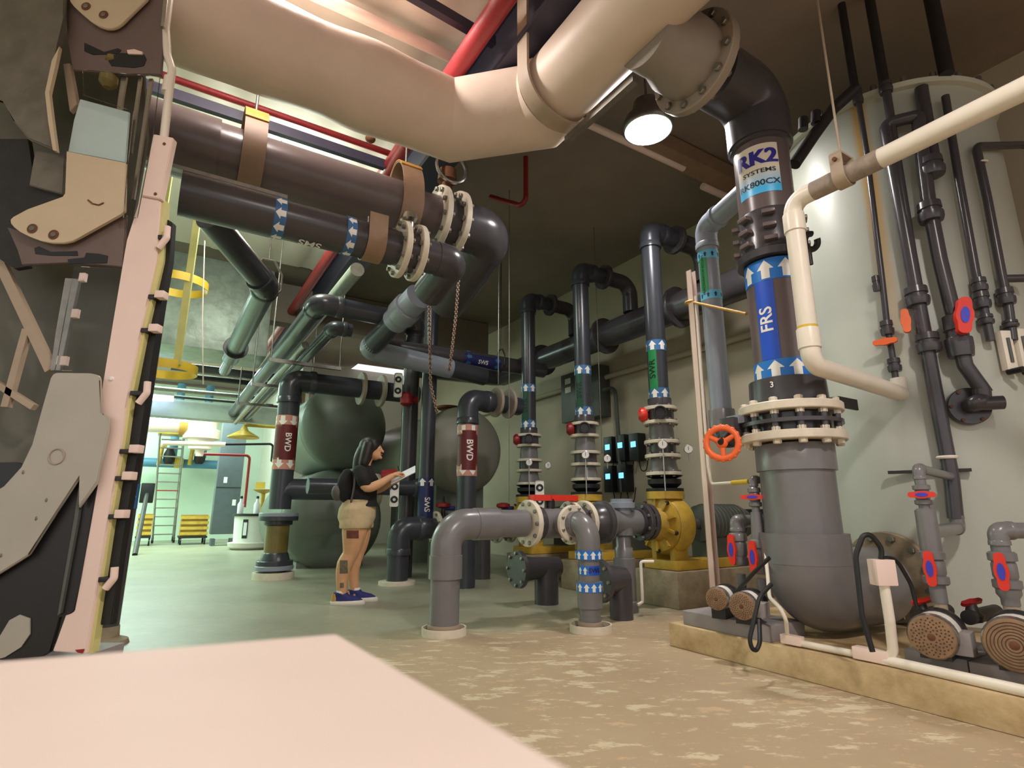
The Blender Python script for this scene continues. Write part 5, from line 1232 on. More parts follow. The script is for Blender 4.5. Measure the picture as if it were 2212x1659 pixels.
# ================================================================ machine at the left edge
MY = 2.6
def pp(pts, Y): return [P(x, y, Y) for x, y in pts]
def plate(root, name, pts, Y, th, mt, bev=.004):
    mb = MB(); mb.prism(pp(pts, Y), Vector((0, th, 0)))
    if bev: bmesh.ops.bevel(mb.b, geom=[e for e in mb.b.edges], offset=bev, segments=2, affect='EDGES', clamp_overlap=True)
    return mb.build(name, mt, root)
def arcp(cx, cy, r, a0, a1, n=8): return [(cx+r*math.cos(math.radians(a0+(a1-a0)*i/n)), cy+r*math.sin(math.radians(a0+(a1-a0)*i/n))) for i in range(n+1)]
mb0 = P(120, 1440, MY)
t = thing('machine', 'tall machine with white post, beige brackets and latches at the left edge', 'machine', (mb0.x, MY, 0))
MB().box((P(160, 1425, MY).x-.55, MY+.15, P(100, 1425, MY).z/2), 1.1, .34, P(100, 1425, MY).z).build('machine_base', padgrey, t)
post = plate(t, 'post_cover', [(303, 424), (345, 432), (336, 561), (302, 714), (269, 880), (259, 960), (231, 1122), (185, 1413), (113, 1407), (173, 1249), (210, 1044), (213, 888), (246, 686), (274, 520)], MY, .07, wpaint)
c_ = plate(t, 'end_cover', [(331, 289), (374, 297), (346, 430), (303, 422)], MY-.012, .04, wpaint)
for x, y in ((355, 311), (336, 419)): MB().lathe(P(x, y, MY-.013), Vector((0, -1, 0)), [(0, .008), (.003, .008), (.005, .004)], 12).build('screw', rust, c_)
MB().lathe(P(241, 818, MY), Vector((0, -1, 0)), [(0, .012), (.006, .01), (.009, .004)], 14).build('screw', wtape, post)
plate(t, 'side_strip', [(345, 432), (356, 430), (349, 561), (314, 714), (281, 880), (270, 960), (242, 1122), (197, 1413), (186, 1413), (232, 1122), (260, 960), (270, 880), (303, 714), (337, 561)], MY+.02, .05, MATS['pale_yellow_paint'])
plate(t, 'seal_strip', [(356, 470), (372, 480), (366, 560), (330, 760), (300, 960), (262, 1180), (240, 1350), (205, 1350), (242, 1122), (272, 950), (302, 800), (340, 600)], MY+.05, .04, black)
for i, (x, y, big) in enumerate(((352, 512, 1), (339, 640, 0), (326, 712, 0), (309, 847, 1), (285, 972, 0), (270, 1030, 0), (254, 1112, 0), (238, 1247, 1))):
    lo = MB().box(P(x-8, y+4, MY+.03), .06, .05, .022, bev=.004).build('latch', blackp, t)
    if big: MB().sweep([P(x+10, y-22, MY), P(x+8, y+2, MY), P(x-10, y+24, MY)], .016, 10, .02, 4).build('latch_lever', wpaint, lo)
    else: MB().box(P(x+10, y-2, MY+.02), .045, .045, .038, bev=.004).build('latch_block', wpaint, lo)
# conduit on the post
MB().sweep([P(354, 300, MY+.03), P(366, 190, MY+.03), P(372, 150, MY+.03), P(362, 120, MY+.04), P(358, 60, MY+.05), P(372, -60, MY+.05)], .021, 14, .05).build('white_tube', wpvc, t)
MB().cyl(P(359, 200, MY+.03), P(366, 168, MY+.03), .026).build('tube_sleeve', wpvc, t)
MB().cyl(P(352, 60, MY+.0), P(366, -80, MY), .012).build('steel_tube', chrome, t)
# back panel and dark frame behind
bp_ = plate(t, 'back_panel', [(-120, -60), (300, -60), (318, 300), (262, 620), (215, 900), (170, 1250), (120, 1415), (-120, 1440)], MY+.30, .02, mat('panel_grey_green', (112, 108, 96), .5, var=.3, scale=2.5), 0)
plate(t, 'upper_plate', [(138, -30), (362, -30), (355, 60), (347, 161), (250, 158), (156, 151), (146, 80)], MY+.03, .02, brownplate)
def bracket(pts, holes, Y, lab):
    b = plate(t, 'bracket', pts, Y, .016, beige, .003); b['label'] = lab
    for x, y, mt in holes:
        MB().lathe(P(x, y, Y-.001), Vector((0, -1, 0)), [(0, .026), (.003, .026), (.0035, .02)], 20).build('recess', rust, b)
        MB().lathe(P(x, y, Y-.004), Vector((0, -1, 0)), [(0, .014), (.006, .013), (.008, .006)], 14).build('bolt', mt, b)
bracket([(146, -30), (326, -30), (318, -2), (272, 42), (264, 51), (254, 58), (242, 62), (230, 62), (214, 57), (196, 46), (176, 29), (160, 14), (151, 3)], ((186, 14, steel), (224, 32, steel)), MY-.0, 'beige upper bracket with two bolts')
for pts, nm in (([(182, 92), (200, 100), (225, 112), (255, 104), (262, 108), (255, 116), (200, 118), (182, 110)], 'slot'), ([(236, 122), (262, 114), (312, 118), (316, 128), (310, 142), (290, 146), (240, 142), (234, 132)], 'slot')):
    plate(t, nm, pts, MY+.027, .004, black, 0)
plate(t, 'clip', [(274, 108), (290, 106), (308, 112), (306, 117), (276, 116)], MY+.02, .01, wpaint, 0)
bracket([(143, 326), (272, 352), (270, 456), (258, 464), (172, 512), (156, 521), (138, 525), (112, 525), (88, 520), (64, 511), (44, 501), (30, 491), (22, 481), (22, 474), (28, 468), (60, 452), (136, 426), (142, 418)], ((70, 494, MATS['panel_grey_green']), (116, 507, MATS['panel_grey_green'])), MY-.02, 'beige lower bracket, L shaped with a rounded end')
mb = MB(); mb.sweep([P(190, 432, MY-.022), P(200, 440, MY-.022), P(214, 443, MY-.022), P(224, 438, MY-.022)], .004, 6, .01); mb.build('scratch_mark', rust, t)
plate(t, 'lower_plate', [(14, 490), (40, 498), (150, 528), (272, 462), (266, 577), (160, 566), (46, 572), (40, 540)], MY+.02, .02, brownplate)
plate(t, 'slot', [(74, 536), (84, 532), (110, 544), (166, 542), (168, 552), (110, 552), (76, 548)], MY+.017, .004, black, 0)
plate(t, 'slot', [(146, 560), (182, 556), (186, 546), (214, 548), (232, 552), (230, 568), (184, 568), (148, 570)], MY+.016, .004, black, 0)
# pale label plate behind the clear guard
plate(t, 'label_panel', [(172, 213), (280, 242), (272, 352), (146, 328), (160, 260)], MY+.02, .01, paleblue)
glass = bpy.data.materials.new('clear_acrylic'); glass.use_nodes = True
gb_ = glass.node_tree.nodes['Principled BSDF']; gb_.inputs['Transmission Weight'].default_value = 1; gb_.inputs['Roughness'].default_value = .06; gb_.inputs['IOR'].default_value = 1.12; gb_.inputs['Base Color'].default_value = (.93, .95, .94, 1)
MATS['clear_acrylic'] = glass
plate(t, 'clear_guard', [(178, 150), (345, 165), (330, 290), (296, 470), (266, 470), (276, 350), (288, 240), (180, 205)], MY-.03, .006, glass, 0)
plate(t, 'clear_guard', [(160, 575), (262, 580), (216, 800), (118, 800)], MY-.0, .006, glass, 0)
for pts in ([(262, 165), (274, 166), (262, 240), (252, 238)], [(300, 166), (306, 166), (284, 330), (276, 330)], [(322, 170), (330, 170), (290, 430), (284, 430)]):
    plate(t, 'guide_rail', pts, MY+.06, .012, chrome, 0)
MB().lathe(P(232, 190, MY+.05), Z, [(0, .02), (.03, .045), (.07, .045), (.09, .02), (.16, .02), (.17, .035), (.2, .03)], 14).build('valve', MATS['amber_tube'], t)
MB().cyl(P(222, 150, MY+.05), P(236, 128, MY+.05), .018).build('orange_cap', orange, t)
# grey curved chute at the left edge
plate(t, 'chute', [(-100, -40), (140, -40), (136, 40), (122, 100), (112, 150), (100, 200), (108, 260), (120, 325), (60, 300), (28, 262), (8, 215), (-100, 190)], MY-.03, .03, mat('brushed_grey', (126, 120, 108), .4, .3, var=.3, scale=6), .008)
plate(t, 'chute_edge', [(128, 100), (120, 140), (106, 200), (112, 250), (122, 326), (114, 324), (104, 262), (97, 200), (112, 130)], MY-.045, .02, MATS['beige_plate'], 0)
plate(t, 'grey_box', [(75, 325), (140, 335), (136, 420), (62, 400)], MY+.05, .06, MATS['brushed_grey'], .004)
plate(t, 'post_rail', [(136, 138), (150, 136), (166, 225), (150, 240)], MY+.05, .03, MATS['strap_beige'], .002)
plate(t, 'dark_frame', [(-60, 300), (60, 300), (75, 400), (140, 424), (20, 478), (40, 500), (60, 575), (30, 580), (-60, 520)], MY+.08, .03, dsteel, 0)
# cross braces
for a, b, w_ in (((-40, 480), (112, 800), .05), ((60, 712), (14, 880), .035), ((-20, 820), (75, 880), .03)):
    pa, pb = P(*a, MY+.12), P(*b, MY+.12); d_ = (pb-pa).normalized(); MB().box((pa+pb)/2, (pb-pa).length, .03, w_, d_, Vector((0, 1, 0)), d_.cross(Vector((0, 1, 0)))).build('brace', MATS['strap_beige'], t)
for pts in ([(140, 600), (172, 603), (150, 700), (130, 800), (108, 800), (120, 720)],):
    plate(t, 'guide_rail', pts, MY+.08, .02, steel, .002)
for k, (x, y) in enumerate(((180, 600), (164, 678), (140, 780))): MB().box(P(x, y, MY+.07), .03, .02, .045).build('block', wpaint, t)
# pale grey lower arm
arm = plate(t, 'lower_arm', arcp(122, 817, 12, 180, 270, 4)+[(195, 806)]+arcp(203, 820, 12, 270, 360, 4)+[(214, 893)]+[(224, 895), (234, 903), (232, 930), (210, 1040), (168, 1098), (174, 1019), (60, 1200), (-60, 1275), (-60, 1090), (10, 1052), (48, 1010), (70, 960), (92, 880)], MY-.04, .02, greyplate, .004)
MB().torus(P(122, 986, MY-.043), Vector((0, 1, 0)), .035, .003, 24, 6).build('ring_mark', MATS['strap_beige'], arm)
for x, y in ((50, 1020), (100, 1080), (78, 1120), (2, 1200)): MB().sphere(P(x, y, MY-.041), .006, .003, .009, 8, 6).build('dent', MATS['brushed_grey'], arm)
plate(t, 'guard_plate', [(-60, 1000), (35, 998), (60, 1008), (175, 1016), (211, 1042), (174, 1249), (160, 1320), (152, 1326), (126, 1332), (108, 1408), (92, 1418), (-60, 1432)], MY-.005, .02, blackp, .003)
plate(t, 'arm_edge', [(175, 1018), (180, 1020), (168, 1120), (130, 1325), (124, 1330), (160, 1120)], MY-.02, .02, MATS['motor_grey'], 0)
plate(t, 'window_panel', [(20, 1340), (42, 1328), (64, 1336), (64, 1370), (45, 1398), (10, 1420), (-20, 1428), (-10, 1390)], MY-.012, .006, MATS['fibre'] if 'fibre' in MATS else greyplate, 0)
plate(t, 'red_marker', [(162, 1404), (182, 1402), (178, 1412), (168, 1410)], MY-.004, .004, redd, 0)
# dark floor pipe with blue arrow label just behind the machine
p = F(224, 1392); x, y = p.x, p.y
t = thing('floor_pipe', 'dark floor pipe with a blue down arrow just behind the white machine post', 'pipe', (x, y, 0))
MB().cyl((x, y, 0), (x, y, zat(x, y, 640)), .075, seg=24).build('pipe', pvcd, t)
MB().lathe((x, y, 0), Z, [(0, .15), (.03, .14), (.05, .085), (.12, .08)], 24).build('base_collar', conc, t)
q = Cyl((x, y, zat(x, y, 1072)), Z, .076, Vector((-x, -y, 0))+Vector((.9, 0, 0))); mb = MB(); mb.m(tapebl); q.patch(mb, -.10, .10, -.09, .09); mb.m(wtape); q.arrow(mb, .02, 0, .07, .12, -1); mb.build('arrow_label', tapebl, t)
# ================================================================ green bay at the far end
def fl_thing(name, lab, cat, px, py, grp=None):
    p = F(px, py); return p, thing(name, lab, cat, p, grp)
BU = 19.6
def bay(px, py, u_=BU):                  # point on the plane u = const seen at a pixel
    r = ray(px, py); k = (u_-CAM.dot(U))/r.dot(U); return CAM+r*k
# rolling ladder
t = thing('rolling_ladder', 'tall thin rolling ladder on casters in the bright green bay', 'ladder', bay(352, 1165).to_2d().to_3d())
l0, l1 = bay(330, 1160), bay(346, 935); r0_, r1_ = bay(376, 1160), bay(398, 940)
l0.z = r0_.z = .12
back = U*1.1
for nm, a, b in (('rail', l0, l1), ('rail', r0_, r1_), ('rear_post', l0+back, l1+back*.3), ('rear_post', r0_+back, r1_+back*.3)): MB().cyl(a, b, .028, seg=10).build(nm, steel, t)
for i in range(12):
    f_ = .04+i*.082; MB().box((l0.lerp(l1, f_)+r0_.lerp(r1_, f_))/2, (r0_-l0).length, .14, .03, (r0_-l0).normalized(), U, Z).build('step', redd if i == 5 else steel, t)
for a in (l0, r0_, l0+back, r0_+back): MB().cyl(a-V*.03-Z*.05, a+V*.03-Z*.05, .075, seg=14).build('caster', black, t)
top_ = (l1+r1_)/2
MB().box(top_+U*.3+Z*.02, (r1_-l1).length+.1, .7, .05, V, U, Z).build('platform', yellow, t)
for a in (l1, r1_): MB().cyl(a, a+Z*.9, .02, seg=8).build('handrail_post', dsteel, t)
MB().cyl(l1+Z*.9, r1_+Z*.9, .02, seg=8).build('handrail', dsteel, t)
# wooden crate carts
for k, (x0, x1, y0, y1, lab) in enumerate(((386, 448, 1112, 1158, 'small cart with a wooden crate right of the rolling ladder'), (292, 326, 1110, 1158, 'small cart with a wooden crate left of the rolling ladder'))):
    a, b = bay((x0+x1)/2, y1, 18.2), bay((x0+x1)/2, y0, 18.2); wd = (bay(x1, y1, 18.2)-bay(x0, y1, 18.2)).length; a.z = max(a.z, .22)
    t = thing('cart', lab, 'cart', (a.x, a.y, 0), 'crate carts'); h_ = b.z-a.z
    MB().box(a+Z*h_*.5+U*.4, wd*.92, .8, h_, V, U, Z).build('crate', wood, t)
    for i in range(4): MB().box(a+Z*h_*(.12+.25*i)-U*.02, wd, .03, h_*.14, V, U, Z).build('slat', yellow, t)
    MB().box(a-Z*.03+U*.4, wd, .9, .05, V, U, Z).build('deck', dsteel, t)
    for s1 in (-.42, .42):
        for s2 in (.0, .8): MB().cyl(Vector((a.x, a.y, .09))+V*wd*s1+U*s2-V*.02, Vector((a.x, a.y, .09))+V*wd*s1+U*s2+V*.02, .09, seg=12).build('wheel', black, t)
# blue process line with yellow valves on the far wall
a, b = bay(360, 1000, 20.6), bay(462, 1004, 20.6)
t = thing('process_line', 'blue pipe with yellow handled valves low on the bright green wall', 'pipe', a)
MB().cyl(a-V*1.0, b+V*.4, .14, seg=20).build('pipe', cyan, t)
for x_ in (366, 432):
    c = bay(x_, 985, 20.3); MB().lathe(c-Z*.25, Z, [(0, .1), (.1, .16), (.3, .16), (.5, .08)], 14).build('valve_body', dsteel, t)
    MB().sweep([c+Z*.28-V*.1, c+Z*.3-V*.22, c-V*.26-Z*.3], .06, 10, .1).build('valve_handle', yellow, t)
c = bay(386, 1000, 20.5); MB().cyl(c-V*.12, c+V*.12, .16, seg=20).build('yellow_band', yellowb, t)
for x_ in (372, 436):
    c = bay(x_, 990, 20.6); MB().cyl(c, c+Z*2.4, .12, seg=16).build('riser', cyan, t)
# white insulated ducts at the top of the bay
a, b = bay(300, 915, 18.6), bay(440, 912, 18.6)
t = thing('insulated_duct', 'white insulated duct with a fat elbow under the header in the bright bay', 'duct', a)
MB().cyl(a-V*1.5, b, .32, seg=24).build('duct', wpaint, t)
c = bay(437, 930, 18.6)
MB().lathe(c+Z*.75, -Z, [(0, .3), (.1, .5), (.35, .52), (.5, .4), (.7, .38), (.75, .5), (1.0, .48), (1.02, .34), (1.3, .3), (1.32, .12), (1.5, .1)], 24).build('drop', wpaint, t)
MB().cyl(bay(397, 915, 18.55)-V*.1, bay(397, 915, 18.55)+V*.1, .33, seg=24).build('ochre_band', tanor, t)
# pale horizontal light tube and thin pipes across the bay
a, b = bay(352, 957, 16.6), bay(487, 960, 16.6)
solo('duct_rail', MB().cyl(a, b, .06, seg=14), wpaint, 'thin white tube stretched across the front of the bright bay', 'tube', a)
a, b = bay(440, 981, 16.2), bay(540, 984, 16.2)
t = thing('copper_pipe', 'thin brownish pipe bending down from the bay to the white drum', 'pipe', b)
MB().sweep([a, b, (b.x, b.y, 1.0)], .035, 10, .1).build('pipe', redd, t)
a, b = bay(487, 960, 15.7), bay(590, 959, 15.7)
solo('thin_pipe', MB().sweep([a, b, b-Z*.45, b-Z*.45+V*.05], .03, 10, .08), dsteel, 'thin dark pipe from the bay to the white panel wall', 'pipe', a)
# grey steel cabinet column
p = F(478, 1178); y_ = p.y; x_ = p.x
t = thing('steel_cabinet', 'tall dark grey steel locker standing at the edge of the bright bay', 'cabinet', (x_, y_, 0))
zt_ = zat(x_, y_, 915); wd = .62
MB().box((x_, y_, zt_/2+.15), wd, .5, zt_-.3, V, U, Z, .01).build('body', mat('locker_grey', (96, 104, 112), .45, .2, var=.12), t)
for s_ in (-1, 1): MB().box(Vector((x_, y_, .09))+V*s_*(wd/2-.08), .1, .45, .18, V, U, Z).build('foot', MATS['locker_grey'], t)
MB().box(Vector((x_, y_, zt_*.46))-U*.256, wd*.98, .006, .02, V, U, Z).build('seam', dsteel, t)
for z_, s_ in ((zt_*.52, -.1), (zt_*.34, .17)): MB().box(Vector((x_, y_, z_))-U*.256+V*s_, .09, .01, .16, V, U, Z).build('sticker', paper, t)
# white drum on a white pallet with eyewash
p = F(540, 1186); x_, y_ = p.x, p.y
t = thing('spill_pallet', 'low white round tray under the white drum', 'tray', (x_, y_, 0)); MB().lathe((x_, y_, 0), Z, [(0, .42), (.06, .5), (.16, .52), (.17, .45)], 32).build('tray', whitew, t)
t = thing('drum', 'white drum with a black lid beside the amber sight tube column', 'drum', (x_, y_, .17))
zt_ = zat(x_, y_, 1112); MB().lathe((x_, y_, .172), Z, [(0, .40), (zt_-.2, .42)], 32).build('body', mat('drum_white', (226, 226, 220), .4, var=.05), t)
MB().lathe((x_, y_, zt_-.03), Z, [(0, .46), (.05, .46), (.06, .4)], 32).build('lid', blackp, t)
q = Cyl((x_, y_, zt_*.6), Z, .42, Vector((-x_-2.2, -y_, 0))); mb = MB(); q.patch(mb, -.16, -.04, -.22, .22, .003); mb.build('label_frame', blackp, t); mb = MB(); q.patch(mb, -.14, -.06, -.15, .15, .005); mb.build('label', paper, t)
p2 = Vector((x_+.15, y_+.1, zt_+.035)); e0 = zat(x_, y_, 1066)
t = thing('eyewash_station', 'yellow eyewash bowl on a stand above the white drum', 'eyewash', p2)
MB().cyl(p2, (p2.x, p2.y, e0), .05).build('stand', yellow, t); MB().lathe((p2.x, p2.y, e0), Z, [(0, .06), (.08, .24), (.1, .25), (.10, .2), (.05, .05)], 24).build('bowl', yellow, t)
MB().box((p2.x-.05, p2.y-.1, e0+.2), .22, .03, .16).build('sign', yellowb, t)
for k, dx in enumerate((-.28, .12)):
    b_ = thing('bottle', ('white spray bottle on the left of the drum lid', 'white bottle on the right of the drum lid')[k], 'bottle', (x_+dx, y_-.12, zt_+.03), 'bottles on the drum'); MB().lathe((x_+dx, y_-.12, zt_+.03), Z, [(0, .07), (.22, .075), (.3, .03), (.36, .03)], 14).build('body', paper, b_); MB().lathe((x_+dx, y_-.12, zt_+.39), Z, [(0, .035), (.06, .03)], 10).build('cap', blackp, b_)
# emergency shower head
c = bay(526, 946, 15.0)
t = thing('emergency_shower', 'yellow cone shaped emergency shower head on a horizontal arm', 'shower', c)
MB().lathe(c, Z, [(0, .36), (.03, .36), (.18, .1), (.28, .05)], 24).build('shower_head', yellow, t); MB().sweep([c+Z*.25, c+Z*.32, c+Z*.32+V*1.0], .04, 10, .05).build('arm', yellow, t)
# hand tool leaning by the post and hose
p = F(291, 1200)
t = thing('push_broom', 'dark pole and hose leaning behind the machine latches at the bay', 'broom', p)
MB().sweep([p+Z*.01, bay(318, 1065, 17.2)], .05, 8).build('pole', dsteel, t); q = bay(318, 1065, 17.2); MB().box(q, .3, .2, .5, V, U, Z, .03).build('head', blackp, t)
# overhead clutter before the header
for k, (x0, y0, x1, u_, r, mt, lab) in enumerate(((330, 852, 590, 15.2, .035, dsteel, 'thin dark conduit just above the pale header beam'), (330, 838, 560, 14.4, .05, steel, 'steel conduit second above the pale header beam'), (400, 812, 640, 13.6, .06, dsteel, 'dark overhead conduit third above the pale header beam'), (370, 790, 700, 12.8, .09, pvcd, 'dark overhead pipe topmost above the pale header beam'))):
    a = bay(x0, y0, u_); b = along(a, V, x1)
    solo('overhead_conduit', MB().cyl(a, b, r, seg=10), mt, lab, 'conduit', a, 'conduits above the header')
a = bay(640, 862, 14.0); solo('duct_fitting', MB().lathe(a-Z*.2, Z, [(0, .14), (.1, .2), (.6, .2), (.75, .12)], 16), MATS['amber_tube'], 'olive green hanging fitting at the right end of the header', 'fitting', a)
a, b = bay(300, 858, 15.0), bay(375, 862, 15.0)
lt = thing('tube_light', 'bluish lit tube light above the header at the left', 'lamp', a); MB().box((a+b)/2+Z*.1, (b-a).length, .2, .06, V, U, Z).build('housing', steel, lt); MB().cyl(a, b, .06, seg=12).build('tube', emit('tube_glow', (190, 205, 255), 8), lt)
a, b = bay(300, 903, 17.0), bay(405, 906, 17.0)
lt = thing('tube_light', 'long lit tube light under the header in the bright bay', 'lamp', a); MB().box((a+b)/2+Z*.1, (b-a).length, .3, .06, V, U, Z).build('housing', steel, lt); MB().cyl(a, b, .07, seg=12).build('tube', MATS['tube_glow'], lt)
# ================================================================ the woman writing on a clipboard
def loft(mb, rings, seg=20):            # rings: (x, y, z, half depth, half width)
    mb.rings([[Vector((x+a*math.cos(2*PI*i/seg), y+b*math.sin(2*PI*i/seg), z)) for i in range(seg)] for x, y, z, a, b in rings])
def limb(mb, pts, radii, seg=14, rb=0):
    pts = [Vector(p) for p in pts]; n = len(pts); e1 = None; rs = []
    P2, R2_ = [], []
    for i in range(n-1):                # densify with smooth interpolation
        for k in range(4):
            f_ = k/4; p0, p1, p2, p3 = pts[max(i-1, 0)], pts[i], pts[i+1], pts[min(i+2, n-1)]
            P2.append(.5*((2*p1)+(p2-p0)*f_+(2*p0-5*p1+4*p2-p3)*f_*f_+(3*p1-p0-3*p2+p3)*f_**3)); R2_.append(radii[i]*(1-f_)+radii[i+1]*f_)
    P2.append(pts[-1]); R2_.append(radii[-1])
    for i, p in enumerate(P2):
        t_ = (P2[min(i+1, len(P2)-1)]-P2[max(i-1, 0)]).normalized()
        if e1 is None: _, e1, _ = basis(t_)
        e1 = (e1-t_*e1.dot(t_)).normalized(); e2 = t_.cross(e1)
        rs.append([p+(e1*math.cos(2*PI*k/seg)+e2*math.sin(2*PI*k/seg))*R2_[i] for k in range(seg)])
    mb.rings(rs); mb.sphere(P2[-1], R2_[-1], seg=seg, rings_=8); mb.sphere(P2[0], R2_[0], seg=seg, rings_=8)
S = .972; PHI = math.radians(10)
org = F(739, 1307); RZ = Matrix.Rotation(PHI, 4, 'Z'); SH = Matrix.Identity(4); SH[0][2] = -.052
XF = Matrix.Translation(org) @ RZ @ Matrix.Diagonal((S*1.07, S*1.07, S, 1)) @ SH @ Matrix.Translation((0, .09, 0))
def L2W(p): return XF @ Vector(p)
def fuse(mb, name, mt, parent, voxel, smooth=6, world=True):
    me = bpy.data.meshes.new(name); bmesh.ops.recalc_face_normals(mb.b, faces=mb.b.faces); mb.b.to_mesh(me); mb.b.free()
    ob = bpy.data.objects.new(name, me); C.objects.link(ob)
    m = ob.modifiers.new('r', 'REMESH'); m.mode = 'VOXEL'; m.voxel_size = voxel
    s_ = ob.modifiers.new('s', 'SMOOTH'); s_.iterations = smooth; s_.factor = .5
    me2 = bpy.data.meshes.new_from_object(ob.evaluated_get(bpy.context.evaluated_depsgraph_get()))
    bpy.data.objects.remove(ob)
    me2.transform(XF)
    me2.transform(Matrix.Translation(-parent.location)); me2.name = name
    me2.materials.clear(); me2.materials.append(mt)
    for p_ in me2.polygons: p_.use_smooth = True
    o2 = bpy.data.objects.new(name, me2); C.objects.link(o2); o2.parent = parent; return o2
pw = thing('person', 'woman in black shirt and khaki shorts standing and writing on a clipboard', 'person', L2W((0, -.09, 0)))
# body ---------------------------------------------------
b = MB()
TOR = [(.115, 0, .76, .12, .17), (.118, 0, .86, .155, .19), (.13, 0, .95, .155, .185), (.155, 0, 1.04, .135, .16), (.175, 0, 1.15, .12, .15), (.185, 0, 1.27, .125, .16), (.18, 0, 1.34, .10, .165), (.185, 0, 1.385, .072, .115), (.20, 0, 1.42, .058, .062), (.225, 0, 1.48, .054, .056), (.24, 0, 1.53, .05, .05)]
loft(b, TOR)
LEG_R = ([(.125, -.095, .84), (.108, -.10, .70), (.092, -.098, .58), (.070, -.095, .49), (.020, -.092, .39), (-.004, -.09, .26), (0, -.09, .10), (.01, -.09, .055)], [.13, .118, .094, .074, .075, .058, .044, .044])
LEG_L = ([(.125, .095, .84), (.135, .10, .70), (.13, .098, .58), (.115, .095, .49), (.085, .092, .39), (.08, .09, .26), (.10, .09, .10), (.11, .09, .055)], [.13, .118, .094, .074, .075, .058, .044, .044])
limb(b, *LEG_R); limb(b, *LEG_L)
for fx, fy in ((0, -.09), (.11, .09)): limb(b, [(fx-.03, fy, .05), (fx+.06, fy, .045), (fx+.15, fy, .03)], [.04, .036, .026])
ARM_R = ([(.165, -.155, 1.335), (.20, -.205, 1.25), (.235, -.215, 1.165), (.33, -.185, 1.195), (.445, -.125, 1.275), (.475, -.105, 1.295)], [.062, .056, .048, .046, .032, .029])
ARM_L = ([(.165, .155, 1.335), (.21, .205, 1.25), (.26, .205, 1.165), (.34, .16, 1.17), (.43, .09, 1.215), (.46, .07, 1.23)], [.062, .056, .046, .044, .031, .028])
limb(b, *ARM_R); limb(b, *ARM_L)
# head with face
hx, hz_ = .262, 1.585
b.sphere((hx, 0, hz_+.015), .098, .077, .105, 24, 16); b.sphere((hx+.035, 0, hz_-.045), .062, .058, .07, 20, 12)
b.sphere((hx+.09, 0, hz_-.085), .022, .026, .018, 12, 8)           # chin
limb(b, [(hx+.092, 0, hz_+.03), (hx+.106, 0, hz_+.0), (hx+.116, 0, hz_-.018)], [.012, .013, .015], 10)   # nose
b.sphere((hx+.096, 0, hz_-.052), .012, .024, .010, 10, 6)          # mouth
for s_ in (-1, 1):
    b.sphere((hx+.07, s_*.033, hz_+.02), .018, .02, .013, 10, 6); b.sphere((hx-.005, s_*.078, hz_-.005), .02, .012, .032, 10, 8)
# hands: palm, four bent fingers and a thumb each
def hand(o, d, n, curl, flip):
    d = Vector(d).normalized(); n = Vector(n); n = (n-d*n.dot(d)).normalized(); s_ = d.cross(n)*flip; o = Vector(o)
    limb(b, [o, o+d*.045, o+d*.08], [.026, .030, .026], 10)
    for s2 in (-.022, 0, .022): limb(b, [o+d*.02+s_*s2, o+d*.085+s_*s2], [.016, .013], 8)
    for k, (s2, L) in enumerate(((-.030, .060), (-.010, .072), (.010, .068), (.029, .052))):
        p0 = o+d*.085+s_*s2; p1 = p0+(d*math.cos(curl*.5)+n*math.sin(curl*.5))*L*.42; p2 = p1+(d*math.cos(curl*1.3)+n*math.sin(curl*1.3))*L*.33; p3 = p2+(d*math.cos(curl*1.9)+n*math.sin(curl*1.9))*L*.27
        limb(b, [p0, p1, p2, p3], [.0100, .0092, .0085, .0075], 8)
    t0 = o+d*.02-s_*.024; limb(b, [t0, t0-s_*.022+d*.025+n*.012, t0-s_*.022+d*.052+n*.030, t0-s_*.012+d*.070+n*.036], [.014, .012, .010, .009], 8)
hand((.475, -.105, 1.295), (.85, .35, .35), (.30, .1, -1), .95, 1)
hand((.46, .07, 1.23), (.9, -.25, .45), (-.4, 0, 1), .55, -1)
body = fuse(b, 'body', skin, pw, .0055, 5)
# clothing ---------------------------------------------------
b = MB(); g = .014
loft(b, [(x+(.012 if .97 < z < 1.3 else 0), y, z, a+g, c+g) for x, y, z, a, c in [(.165, 0, .975, .155, .185)]+TOR[3:8]]+[(.192, 0, 1.41, .075, .085)])
for A in (ARM_R, ARM_L):
    pts, rr_ = A; limb(b, [pts[0], pts[1], Vector(pts[1]).lerp(Vector(pts[2]), .45)], [rr_[0]+.008, rr_[1]+.012, rr_[2]+.016])
fuse(b, 'shirt', shirtm, pw, .008, 4)
b = MB()
loft(b, [(.118, 0, .77, .15, .21), (.120, 0, .86, .184, .245), (.128, 0, .95, .18, .235), (.146, 0, 1.02, .16, .20), (.15, 0, 1.045, .152, .185)])
for Lg, dx in ((LEG_R, 0), (LEG_L, 0)):
    pts, rr_ = Lg; hem = Vector(pts[1])+Vector((0, 0, .05)); b.rings([[Vector((c_.x+r_*math.cos(2*PI*i/22), c_.y+r_*1.0*math.sin(2*PI*i/22), c_.z)) for i in range(22)] for c_, r_ in ((Vector(pts[0])+Vector((0, 0, .04)), .145), (Vector(pts[0]).lerp(hem, .5), .150), (hem, .143))])
fuse(b, 'shorts', shortm, pw, .009, 4)
b = MB()                                # hair: cap, fall behind the neck and over the shoulder
b.sphere((hx-.014, 0, hz_+.035), .108, .094, .108, 24, 14); b.sphere((hx-.055, 0, hz_-.03), .085, .098, .11, 20, 12)
limb(b, [(hx-.05, 0, hz_-.02), (hx-.085, 0, hz_-.11), (hx-.105, 0, hz_-.22), (hx-.10, 0, hz_-.31)], [.095, .092, .08, .045], 18)
